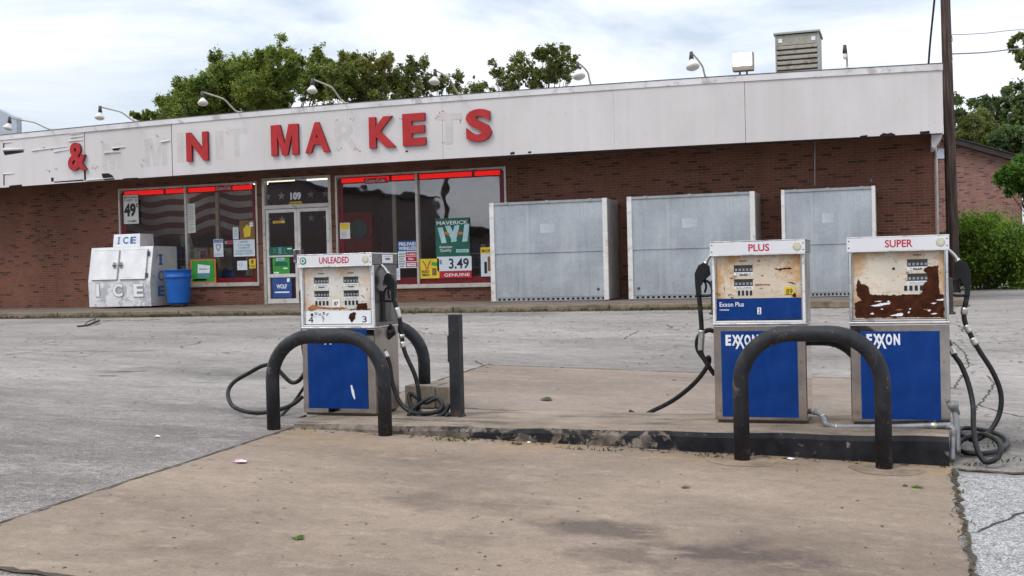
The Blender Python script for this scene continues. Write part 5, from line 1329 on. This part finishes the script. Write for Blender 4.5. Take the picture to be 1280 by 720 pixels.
# ------------------------------------------------------------------ roof-edge lamps
lamp_px = [((67.7, 163.3), (11.7, 147), 0), ((173, 151.6), (125, 133.5), 0), ((301, 140), (253, 115), 0), ((433.7, 127.5), (390.7, 99), 0), ((576, 116), (543.7, 87.5), 0), ((738.7, 103.7), (722, 79), 1), ((882, 94), (864, 66), 1), ((1059, 83), (1053, 47), 2)]
lamp_lab = ["goosenecked lamp at the far left end of the roof edge", "goosenecked lamp above the red ampersand", "goosenecked lamp above the red N", "goosenecked lamp above the red letters M and A", "goosenecked lamp above the red K and E", "goosenecked lamp with a round globe right of the second tree", "goosenecked lamp with a round globe left of the lit floodlight", "bare bulb on a short goosenecked arm right of the roof vent"]
for (bp, tp, kd), lab in zip(lamp_px, lamp_lab):
    b = np.array(at(bp[0], bp[1], FY + .05)); b[2] = ftop(b[0]) + .01
    # reach: the tip lies straight out from the base
    r = ray(*tp); t = b[0] / r[0]; Yt = r[1] * t
    Yt = min(max(Yt, FY - 1.7), FY - .75); p = at(tp[0], tp[1], Yt); tip = np.array((b[0] + (p[0] - b[0]) * .9, Yt, p[2]))
    e = empty("gooseneck_lamp", tuple(b), lab, "lamp", "gooseneck lamps along the roof edge")
    d = tip - b; mb = MB()
    if kd == 2: path = [b, b + d * (.05, .02, .5), b + d * (.3, .1, .85), b + d * (.7, .35, 1.02), b + d * (1, .5, 1.0)]; tip = np.array(path[-1])
    elif kd == 1: path = [b, b + d * (.05, .12, .35), b + d * (.2, .22, .75), b + d * (.5, .5, .95), b + d * (.85, .85, 1.03), tip]
    else: path = [b, b + d * (.12, .14, .05), b + d * (.26, .27, .36), b + d * (.38, .40, .72), b + d * (.52, .53, .88), tip]
    mb.tube(catmull(path, 6), .018, 8); mb.lathe([(0, .02), (.05, .02), (.07, -.012)], tuple(b), 12); mb.build("arm", LAMPARM, e)
    mb = MB(); mb.tube([tip + (0, 0, .02), tip + (0, 0, -.13)], [.03, .045], 10); mb.build("socket", LAMPDK, e)
    ax = (RNG.uniform(-.25, .25), -.25, -1)
    if kd == 2:
        mb = MB(); mb.lathe([(.02, .0), (.035, .04), (.04, .08), (.03, .11), (0, .125)], tuple(tip + (0, 0, -.12)), 14, 0, (0, 0, -1)); mb.build("bulb", LAMPW, e)
    else:
        q = .66 if kd == 0 else .78
        mb = MB(); mb.lathe([(.04 * q, 0), (.055 * q, .04 * q), (.10 * q, .11 * q), (.15 * q, .175 * q), (.165 * q, .205 * q), (.155 * q, .235 * q), (.11 * q, .265 * q), (0, .28 * q)], tuple(tip + (0, 0, -.11)), 20, 0, ax); mb.build("lamp_shade", LAMPW, e)

# floodlight on the parapet
fl = empty("floodlight", (at(928, 88, FY)[0], FY, ftop(-2.9)), "square lit floodlight on the roof edge left of the vent", "floodlight")
x0, x1 = at(915, 78, FY - .02)[0], at(941.5, 78, FY - .02)[0]; z0, z1 = at(928, 88.5, FY)[2], at(928, 65, FY)[2]
mb = MB(); mb.box(x0, x1, FY, FY + .16, z0, z1); mb.build("housing", FLOODH, fl, bevel=0.02)
mb = MB(); mb.box(x0 + .02, x1 - .03, FY - .012, FY - .002, z0 + .10, z1 - .02); mb.build("lens", FLOODLIT, fl)
for q in (x0 + .12, x1 - .15): mb = MB(); mb.box(q, q + .03, FY + .04, FY + .1, ftop(-2.9), z0 + .01); mb.build("bracket", LAMPDK, fl)

# rooftop vent
VY = 24.6
x0, x1 = at(969, 60, VY)[0], at(1023.5, 60, VY)[0]; z1 = at(996, 41.5, VY)[2]; z0 = 5.02
rv = empty("roof_vent", ((x0 + x1) / 2, VY, z0), "tan louvred metal vent box on the roof", "roof vent")
mb = MB(); zs = at(996, 59, VY)[2]
mb.box(x0, x0 + .03, VY, VY + .9, z0, z1); mb.box(x1 - .03, x1, VY, VY + .9, z0, z1, 1); mb.box(x0 + .03, x1 - .03, VY + .87, VY + .9, z0, z1)
mb.box(x0 + .03, x1 - .03, VY + .005, VY + .03, zs + .06, z1 - .02); mb.box(x0 + .03, x1 - .03, VY + .25, VY + .28, z0, zs + .06, 2)
mb.build("housing", [ACM, ACG, BLACKGAP], rv)
mb = MB()
for k in range(9):
    z = zs - .02 - k * .105; mb.hexa([(x0 + .032, VY - .01, z), (x1 - .032, VY - .01, z), (x1 - .032, VY + .1, z + .10), (x0 + .032, VY + .1, z + .10), (x0 + .032, VY - .01, z + .05), (x1 - .032, VY - .01, z + .05), (x1 - .032, VY + .1, z + .13), (x0 + .032, VY + .1, z + .13)])
mb.build("louvre_bank", ACM, rv)
mb = MB(); mb.box(x0 - .03, x1 + .03, VY - .04, VY + .94, z1, z1 + .035); mb.build("cap", ACG, rv)
for q in (.12, .88): mb = MB(); mb.box(x0 + (x1 - x0) * q - .04, x0 + (x1 - x0) * q + .04, VY - .004, VY + .004, z1 - .17, z1 - .09); mb.build("bright_clip", EXWHITE, rv)

# ------------------------------------------------------------------ utility pole and lines
PLX, PLY = .885, 25.0
mb = MB(); mb.tube([(PLX + .03, PLY, .3), (PLX + .01, PLY, 2.5), (PLX - .035, PLY, 7), (PLX - .08, PLY, 12.0)], [.122, .115, .092, .08], 16)
tag(mb.build("utility_pole", WOOD), "dark wooden utility pole at the right end of the shop", "utility pole")
mb = MB(); mb.tube(catmull([at(1160.5, 82, 25.6), at(1163, 50, 25.5), at(1168, 0, 25.3), at(1172, -50, 25.15)], 6), .022, 8); tag(mb.build("service_cable", WIRE), "thick black cable dropping from the pole to the shop roof", "cable")
for u, v, r_, lab in ((1189, 43.5, .008, "upper thin wire running right from the utility pole"), (1189, 67.5, .014, "lower thicker wire running right from the utility pole")):
    a = at(u, v, 25.0); mb = MB(); q = [a]
    b = at(1268, v - 6.0, 27.0)
    mid = np.array(a) * .5 + np.array(b) * .5 - (0, 0, .02); d = np.array(b) - np.array(a)
    mb.tube(catmull([a, tuple(mid), b, tuple(np.array(b) + d), tuple(np.array(b) + 4 * d + (0, 0, .5))], 6), r_, 6)
    mb.tube(catmull([a, (a[0] + .02, a[1] - .05, a[2] - .12), (a[0] - .03, a[1] - .06, a[2] - .2)], 5), .008, 6)
    tag(mb.build("power_line", WIREG), lab, "wire", "wires on the utility pole")

# ------------------------------------------------------------------ buildings beyond
NY = 45.0
pk = at(1192, 174, NY); ev = at(1271, 196, NY); sl = (pk[2] - ev[2]) / (ev[0] - pk[0])
xp = -2.5; zp = pk[2] + sl * (pk[0] - xp); xe = 4.3; ze = zp - sl * (xe - xp)
nb = empty("brick_building", (xp, NY, .73), "smaller brick building with a low gable beyond the utility pole", "building")
mb = MB(); xw = xe - .35; zw = ze + sl * .35
mb.prism([(2 * xp - xw, .6), (xw, .6), (xw, zw - .2), (xp, zp - .2), (2 * xp - xw, zw - .2)], NY, NY + 14); mb.build("wall", BRICK_N, nb)
mb = MB()
for s in (-1, 1):
    X = lambda x: xp + s * (x - xp)
    pts = [(X(xp), zp), (X(xe), ze), (X(xe), ze - .19), (X(xp), zp - .19)]
    mb.prism(ccw(pts), NY - .35, NY + 14.4, 0)
    pts2 = [(X(xp), zp + .03), (X(xe + .06), ze + .03), (X(xe + .06), ze + .002), (X(xp), zp + .002)]; mb.prism(ccw(pts2), NY - .4, NY + 14.5, 1)
mb.build("roof", [ROOFB, SHINGLE], nb)
va = at(1187, 196, NY - .02); mb = MB(); mb.box(xp - .6, xp + 3.9, NY - .03, NY - .003, va[2] - .05, va[2] + .32); mb.build("gable_vent", SIDING, nb)
lb = empty("metal_building", (-42, 40, .73), "pale grey metal building peeking over the roof at the far left", "building")
mb = MB(); c0 = at(20.5, 147, 40); c1 = at(0, 137.5, 40); sl2 = (c1[2] - c0[2]) / (c0[0] - c1[0]); xm = c0[0] - 7
mb.prism([(xm - 7, .5), (c0[0], .5), (c0[0], c0[2]), (xm, c0[2] + 7 * sl2), (xm - 7, c0[2])], 40, 40.3); mb.box(xm - 6.9, c0[0] - .1, 40.31, 56, .5, c0[2] - 1.2); mb.build("wall", SIDING, lb)
mb = MB(); mb.box(xm - 6.95, c0[0] - .05, 40.32, 56.1, c0[2] - 1.19, c0[2] - 1.1); mb.build("roof", ACG, lb)

# across the street, seen only in the shop windows
def street_building(x0, x1, y, h, peak, mat, label, name="street_building"):
    e = empty(name, ((x0 + x1) / 2, y, -.6), label, "building"); mb = MB(); xm = (x0 + x1) / 2
    mb.prism([(x0, -1), (x1, -1), (x1, h), (xm, h + peak), (x0, h)][::-1], y - 10, y); mb.build("wall", mat, e)
    mb = MB()
    mb.prism(ccw([(x0 - .3, h - .02), (xm, h + peak + .02), (xm, h + peak + .25), (x0 - .3, h + .22)]), y - 10.3, y + .4); mb.prism(ccw([(x1 + .3, h - .02), (xm, h + peak + .02), (xm, h + peak + .25), (x1 + .3, h + .22)]), y - 10.3, y + .4); mb.build("roof", ROOFB, e)
street_building(-62, -34.5, -26, 7.4, 1.6, SIDING2, "dark gabled building across the street mirrored in the shop windows")
street_building(-32, -6, -34, 4.6, .8, SIDING2, "long dark low building across the street mirrored in the shop windows")
street_building(-24, -19.5, -24, 5.6, .1, SIDING, "pale boxy building across the street mirrored in the shop windows")
mb = MB(); mb.tube(catmull([(-44, -16, 9.5), (-36, -15, 8.3), (-25.2, -14, 9.6), (-23, -16, 9.2), (-21.5, -18, 9.8), (-8, -20, 9.0), (6, -22, 9.6)], 6), .03, 6); tag(mb.build("street_wire", WIRE), "street wire between the poles mirrored in the shop windows", "wire")
for x, y, lab in ((-25.5, -14, "leaning dark street pole mirrored in the right window"), (-21.5, -18, "upright dark street pole mirrored in the right window")):
    mb = MB(); mb.tube([(x, y, -1), (x + (.9 if x < -24 else 0), y, 11)], [.17, .12], 10); tag(mb.build("street_pole", WOOD), lab, "pole")

# ------------------------------------------------------------------ trees
def leaf_cloud(clumps, count, size, seed, flat=1.0, scat=1.0):
    """clumps: (x, y, z, rx, ry, rz). Leaf-sized faces spread through the clumps' volume, denser toward their outer shells."""
    r = np.random.default_rng(seed)
    C = np.array([c[:3] for c in clumps]); R = np.array([c[3:6] for c in clumps])
    wt = (R[:, 0] * R[:, 2]); wt = wt / wt.sum()
    # break each clump into sprigs
    ns = max(40, count // 26); ci = r.choice(len(clumps), ns, p=wt)
    d = r.normal(size=(ns, 3)); d /= np.linalg.norm(d, axis=1)[:, None]
    rad = r.uniform(.1, 1.0, ns) ** .35 * r.uniform(.72, 1.1, ns)
    if scat <= 1.0 and flat >= 1.0: d[:, 2] = np.where(d[:, 2] < -.3, -d[:, 2] * r.uniform(-1, .7, ns), d[:, 2])   # foliage sits on the tops of the clumps
    S = C[ci] + d * R[ci] * rad[:, None]
    si = r.integers(0, ns, count); sr = R[:, 0].mean() * r.uniform(.12, .42, ns) * scat
    P = S[si] + r.normal(size=(count, 3)) * (sr[si] * .6)[:, None]
    nrm = r.normal(size=(count, 3)); nrm[:, 2] = np.abs(nrm[:, 2]) * flat + .15; nrm /= np.linalg.norm(nrm, axis=1)[:, None]
    t = np.cross(nrm, r.normal(size=(count, 3))); t /= np.linalg.norm(t, axis=1)[:, None]; b = np.cross(nrm, t)
    s = size * r.uniform(.6, 1.35, count)[:, None]
    V = np.stack([P - t * s, P + b * s * .5, P + t * s, P - b * s * .5], 1).reshape(-1, 3)
    return V, S
def leaf_mesh(name, V, mat, parent):
    n = len(V) // 4; me = bpy.data.meshes.new(name); off = np.array(root_loc(parent)) if parent is not None else np.zeros(3)
    me.vertices.add(4 * n); me.vertices.foreach_set('co', (V - off).astype(np.float32).ravel())
    me.loops.add(4 * n); me.loops.foreach_set('vertex_index', np.arange(4 * n, dtype=np.int32))
    me.polygons.add(n); me.polygons.foreach_set('loop_start', np.arange(0, 4 * n, 4, dtype=np.int32))
    me.update(calc_edges=True); me.materials.append(mat)
    o = bpy.data.objects.new(name, me); COL.objects.link(o)
    if parent is not None: o.parent = parent
    return o
def tree(name, label, base, clumps, leaves, size, mat, seed, r0=.3, group=None, cat="tree", flat=1.0, twigs=60, scat=1.0):
    e = empty(name, base, label, cat, group); r = random.Random(seed)
    V, S = leaf_cloud(clumps, leaves, size, seed, flat, scat); leaf_mesh("crown", V, mat, e)
    mb = MB(); b = np.array(base, float); zc = min(c[2] - c[5] for c in clumps); cx_ = np.mean([c[0] for c in clumps]); cy_ = np.mean([c[1] for c in clumps])
    fork = np.array((base[0] * .5 + cx_ * .5, base[1] * .5 + cy_ * .5, max(base[2] + .25, base[2] * .5 + zc * .5)))
    mb.tube(catmull([b, b * .6 + fork * .4 + (r.uniform(-.15, .15), r.uniform(-.15, .15), 0), fork], 5), list(np.linspace(r0 * 1.25, r0 * .8, 11)), 10)
    for c in clumps[::max(1, len(clumps) // 26)]:
        c3 = np.array(c[:3]); m = fork * .5 + c3 * .5 + (0, 0, -.12 * np.linalg.norm(c3 - fork)); p = catmull([fork, m, c3], 6)
        mb.tube(p, list(np.linspace(r0 * .22, r0 * .04, len(p))), 6)
    cs = np.array([c[:3] for c in clumps])
    for k in range(min(twigs, len(S))):
        s = S[k]; j = np.argmin(((cs - s) ** 2).sum(1)); mid = cs[j] * .5 + s * .5 + (0, 0, -.08); p = catmull([cs[j], mid, s], 4); mb.tube(p, list(np.linspace(r0 * .11, .008, len(p))), 5, caps=False)
    mb.build("trunk", BARK, e); return e
def px_clumps(lst, Y, spread, seed, k=1.0, sub=1):
    r = random.Random(seed); out = []
    if sub > 1: lst = [(u, v, rp * .98) for u, v, rp in lst] + [(u + r.gauss(0, .75) * rp, v + r.gauss(0, .65) * rp, rp * r.uniform(.25, .62)) for u, v, rp in lst for _ in range(sub)]
    for u, v, rp in lst:
        y = Y + r.uniform(-spread, spread); p = at(u, v, y); rr = rp * y / F * k; out.append((p[0], p[1], p[2], rr * 1.05, rr * 1.15, rr))
    return out
TB = .73
big = [(215, 133, 18), (232, 122, 22), (255, 110, 24), (250, 140, 24), (280, 98, 26), (300, 88, 22), (285, 125, 30), (320, 82, 22), (336, 76, 14), (318, 115, 30), (345, 70, 12), (352, 96, 26), (350, 122, 24), (372, 80, 16), (378, 105, 24), (395, 78, 14), (402, 98, 22), (395, 120, 22), (270, 140, 26), (215, 145, 18), (330, 130, 26), (230, 138, 24), (300, 106, 26), (338, 66, 9), (362, 66, 8), (398, 66, 9)]
tree("broadleaf_tree", "big dense green tree behind the left half of the roof", (-25.0, 41.5, TB), px_clumps(big, 41, 2.2, 3, sub=3), 120000, .056, LEAF_A, 5, .38, "trees behind the shop")
mid_ = [(430, 92, 20), (445, 78, 14), (440, 112, 22), (465, 92, 18), (470, 112, 20), (420, 112, 18), (430, 70, 8), (480, 80, 10), (490, 100, 14), (500, 116, 14), (455, 120, 18), (415, 92, 14), (488, 72, 6)]
tree("broadleaf_tree", "yellow-green tree in the middle behind the roof", (-19.8, 39.0, TB), px_clumps(mid_, 38.5, 1.6, 4, sub=3), 28000, .055, LEAF_B, 6, .26, "trees behind the shop", scat=1.4)
lacy = [(520, 82, 10), (528, 98, 12), (515, 104, 12), (535, 112, 10), (548, 106, 8), (510, 118, 12), (540, 96, 6), (572, 96, 7), (575, 108, 8), (590, 112, 8), (600, 112, 7), (606, 108, 5), (562, 112, 8), (530, 74, 5), (503, 92, 13), (500, 108, 13), (515, 90, 11), (556, 98, 7)]
tree("sparse_tree", "thin lacy tree with sky showing through, left of the gap", (-17.2, 40.0, TB), px_clumps(lacy, 40, 1.2, 5, sub=3), 13000, .050, LEAF_O, 7, .16, "trees behind the shop", scat=1.9)
sec = [(640, 92, 13), (622, 90, 9), (632, 104, 12), (655, 80, 13), (662, 98, 16), (676, 70, 11), (690, 62, 9), (698, 76, 13), (688, 92, 16), (705, 90, 12), (714, 72, 7), (650, 70, 6), (615, 78, 5), (705, 62, 7), (672, 104, 12), (718, 84, 7)]
tree("broadleaf_tree", "small open-crowned tree standing alone behind the middle of the roof", (-13.2, 40.5, TB), px_clumps(sec, 40, 1.4, 8, sub=3), 15000, .055, LEAF_O, 9, .2, "trees behind the shop", scat=1.35)
lft = [(185, 144, 7), (195, 147, 8), (172, 146, 5), (166, 142, 4), (203, 150, 8), (180, 150, 7)]
tree("broadleaf_tree", "small clump of tree top left of the big tree", (-30.0, 42.5, TB), px_clumps(lft, 42, .8, 9), 6500, .055, LEAF_A, 10, .2, "trees behind the shop")
# right-hand side
dk = [(1196, 150, 16), (1195, 125, 8), (1205, 165, 18), (1220, 178, 18), (1240, 140, 14), (1235, 125, 9), (1255, 132, 14), (1262, 115, 10), (1280, 125, 16), (1272, 150, 20), (1250, 158, 20), (1290, 150, 20), (1300, 120, 20), (1212, 130, 5), (1222, 128, 6), (1276, 108, 6), (1310, 160, 26), (1290, 180, 24)]
tree("broadleaf_tree", "dark green tree mass beyond the brick gable", (4.2, 62, TB), px_clumps(dk, 62, 3, 12, sub=3), 36000, .085, LEAF_C, 13, .36, "trees beyond the brick gable")
ol = [(1215, 155, 12), (1225, 148, 11), (1232, 165, 14), (1210, 170, 12), (1240, 178, 10)]
tree("broadleaf_tree", "olive yellowing tree just right of the utility pole", (3.0, 57, TB), px_clumps(ol, 57, 1.5, 14), 14000, .065, LEAF_O, 15, .25, "trees beyond the brick gable")
wl = [(1250, 175, 12), (1262, 168, 12), (1275, 172, 13), (1290, 170, 16), (1258, 185, 11), (1272, 186, 13), (1290, 188, 14)]
tree("broadleaf_tree", "soft grey-green tree behind the eave of the brick gable", (5.6, 54, TB), px_clumps(wl, 54, 1.5, 16), 9000, .09, mat_leaf("willow_leaves", (0.04, 0.075, 0.03), (0.12, 0.17, 0.06), 0.8), 17, .22, "trees beyond the brick gable")
br_ = [(1264, 218, 12), (1253, 226, 8), (1274, 206, 9), (1287, 218, 14), (1272, 234, 10), (1292, 242, 14), (1248, 220, 4), (1300, 225, 22), (1262, 240, 6)]
tree("bright_tree", "bright green leafy tree in front of the brick gable at the right edge", (5.6, 37, TB), px_clumps(br_, 37, .9, 18), 20000, .055, LEAF_D, 19, .07)
ov = [(1272, 62, 7), (1280, 72, 9), (1278, 45, 7), (1268, 52, 5), (1290, 55, 12), (1284, 82, 6), (1262, 56, 3), (1300, 70, 14)]
tree("overhanging_tree", "tree branch hanging into the upper right corner of the sky", (7.5, 30, TB), px_clumps(ov, 29, .5, 20), 1500, .075, LEAF_O, 21, .14)
def bush(label, lst, Y, spread, leaves, size, mat, seed):
    cl = px_clumps(lst, Y, spread, seed); x = np.mean([c[0] for c in cl])
    return tree("roadside_bush", label, (x, Y, TB), cl, leaves, size, mat, seed + 1, .05, None, "bush", .5, 90, 1.5)
bush("wide feathery green bush at the right beyond the lot", [(1205, 300, 18), (1222, 292, 20), (1240, 284, 16), (1255, 296, 22), (1272, 305, 24), (1235, 312, 26), (1210, 325, 22), (1260, 328, 26), (1232, 338, 22), (1285, 330, 28), (1204, 345, 16), (1250, 345, 18), (1275, 348, 16), (1210, 278, 9), (1196, 274, 5), (1295, 310, 26), (1222, 350, 12), (1196, 318, 14)], 33.5, 1.0, 30000, .045, LEAF_E, 30)
bush("low dark bush half hidden by the utility pole", [(1172, 335, 10), (1178, 300, 7), (1170, 315, 7), (1184, 345, 10), (1180, 322, 9)], 34.5, .6, 3500, .06, LEAF_C, 34)

# ------------------------------------------------------------------ weeds, litter and small things
def blades(pts, n, h, seed, mat, name, label):
    r = random.Random(seed); mb = MB()
    for _ in range(n):
        (xa, ya), (xb, yb), w = r.choice(pts); t = r.random(); x = xa + (xb - xa) * t + r.gauss(0, w); y = ya + (yb - ya) * t + r.gauss(0, w * .6); z = ground_z(x, y) + .003
        hh = h * r.uniform(.3, 1.2); a = r.uniform(0, 6.28); lean = r.uniform(.2, 1.3) * hh; bw = r.uniform(.004, .009)
        dx, dy = math.cos(a), math.sin(a)
        mb.add([(x - dy * bw, y + dx * bw, z), (x + dy * bw, y - dx * bw, z), (x + dx * lean * .5 + dy * bw * .7, y + dy * lean * .5 - dx * bw * .7, z + hh * .7), (x + dx * lean, y + dy * lean, z + hh * .85)], [(0, 1, 2, 3)])
    return tag(mb.build(name, mat, origin=(0, 0, 0)), label, None, None, 'stuff')
K = lambda u, v: atg(u, v)[:2]
blades([((-20, 20.9), (-15.5, 20.93), .10), ((-15.2, 20.7), (-14.2, 20.85), .12), ((-14, 20.95), (-9, 20.95), .05), ((-9, 20.96), (-2, 20.97), .035), ((-4.6, 20.9), (-3.2, 20.95), .08)], 3000, .06, 3, GRASSM, "grass", "weedy grass growing along the foot of the kerb")
blades([(K(545, 551), K(580, 553), .03), (K(640, 556), K(650, 557), .02), (K(560, 548), K(592, 551), .02), (K(700, 562), K(800, 566), .02), (K(870, 571), K(900, 573), .03), (K(1190, 590), K(1215, 720), .03), (K(1195, 585), K(1270, 575), .05), (K(1215, 560), K(1280, 552), .06)], 260, .03, 4, GRASSM, "weeds", "small weeds growing along the foot of the island")
def litter(n, seed):
    r = random.Random(seed); mb = MB()
    def leaf(x, y, s, dz=.008):
        z = ground_z(x, y) + dz; a = r.uniform(0, 6.28); dx, dy = math.cos(a), math.sin(a); k = r.uniform(.3, .6); c = r.uniform(0, .6) * s
        mb.add([(x - dx * s, y - dy * s, z), (x + dy * s * k, y - dx * s * k, z + c * .4), (x + dx * s, y + dy * s, z + c * .3), (x - dy * s * k, y + dx * s * k, z + c * .5)], [(0, 1, 2, 3)])
    for _ in range(n):
        u, v = r.uniform(-20, 1300), r.choice((r.uniform(388, 470), r.uniform(400, 720), r.uniform(388, 430), r.uniform(388, 430))); x, y, z = atg(u, v)
        if ISX0 - .1 < x < ISX1 + .1 and ISY0 - .05 < y < ISY1 + .05: continue
        leaf(x, y, r.uniform(.006, .020) * (0.9 if y < 10 else 1.9))
    for _ in range(240):
        x = r.uniform(ISX0, ISX1); leaf(x, ISY0 - abs(r.gauss(.03, .05)) - .01, r.uniform(.008, .025))
    for _ in range(500): leaf(r.uniform(-20, 1), 20.98 - abs(r.gauss(0, .22)), r.uniform(.015, .04))
    for _ in range(130):
        x, y, z = atg(*(lambda t: (1190 + 24 * t + r.gauss(0, 2), 590 + 130 * t))(r.random())); leaf(x, y, r.uniform(.005, .014), .012)
    for _ in range(160):
        x, y, z = atg(r.uniform(1195, 1290), r.uniform(525, 585)); leaf(x, y, r.uniform(.008, .022), .012)
    return tag(mb.build("leaf_litter", LITTER, origin=(0, 0, 0)), "scattered dry leaves and bits on the lot", None, None, 'stuff')
litter(1500, 5)
def crumple(name, label, u, v, s, mat, cat="litter", seed=1, dz=.008):
    r = random.Random(seed); x, y, z = atg(u, v); z += dz; mb = MB(); n = 9
    ring_ = [(x + s * math.cos(6.283 * i / n) * r.uniform(.6, 1.3), y + s * .8 * math.sin(6.283 * i / n) * r.uniform(.6, 1.3), z + r.uniform(0, s * .25)) for i in range(n)]
    c = (x, y, z + s * .45); m_ = [(x + (p[0] - x) * .5, y + (p[1] - y) * .5, z + s * r.uniform(.15, .5)) for p in ring_]
    mb.add(ring_ + m_ + [c], [(i, (i + 1) % n, n + (i + 1) % n, n + i) for i in range(n)] + [(n + i, n + (i + 1) % n, 2 * n) for i in range(n)])
    return tag(mb.build(name, mat), label, cat)
crumple("paper_wrapper", "crumpled pink and white wrapper on the concrete left of the pumps", 302, 579.5, .055, PINK, seed=4)
crumple("paper_scrap", "scrap of pale foil by the foot of the front pipe guard", 989, 575.5, .03, EXWHITE, seed=6)
crumple("paper_scrap", "white scrap near the weeds at the island's foot", 661, 554.5, .022, EXWHITE, seed=7)
crumple("paper_scrap", "white scrap on the asphalt left of the long hose loop", 197, 547, .03, EXWHITE, seed=8)
crumple("fallen_leaf", "curled tan leaf on the concrete in front of the PLUS pump", 857, 611, .035, PBROWN, "leaf", 9)
crumple("fallen_leaf", "dark green leaf on the concrete in front of the SUPER pump", 1147, 611, .035, LEAF_D, "leaf", 10)
crumple("fallen_leaf", "green leaf lying right of the tan leaf, below the front guard", 1131, 609, .025, LEAF_D, "leaf", 11)
crumple("leafy_twig", "green leafy twig low on the concrete in the foreground", 374, 675, .04, LEAF_D, "twig", 12)
crumple("leaf_clump", "small green clump on the far concrete beyond the island", 683, 501, .07, GRASSM, "leaf", 13)
mb = MB(); g0 = lambda u, v, h=.015: (lambda p: (p[0], p[1], p[2] + h))(atg(u, v))
mb.tube(catmull([g0(97, 409), g0(108, 408), g0(118, 406.5, .05), g0(124, 404, .05)], 4), .02, 6); mb.tube(catmull([g0(118, 406.5, .05), g0(119, 402, .1), g0(116, 398, .14)], 4), .012, 6); mb.tube(catmull([g0(105, 408.5), g0(110, 406, .06), g0(118, 404.5, .08)], 3), .01, 6)
tag(mb.build("fallen_branch", BARK), "short broken branch on the asphalt below the ice freezer", "branch")
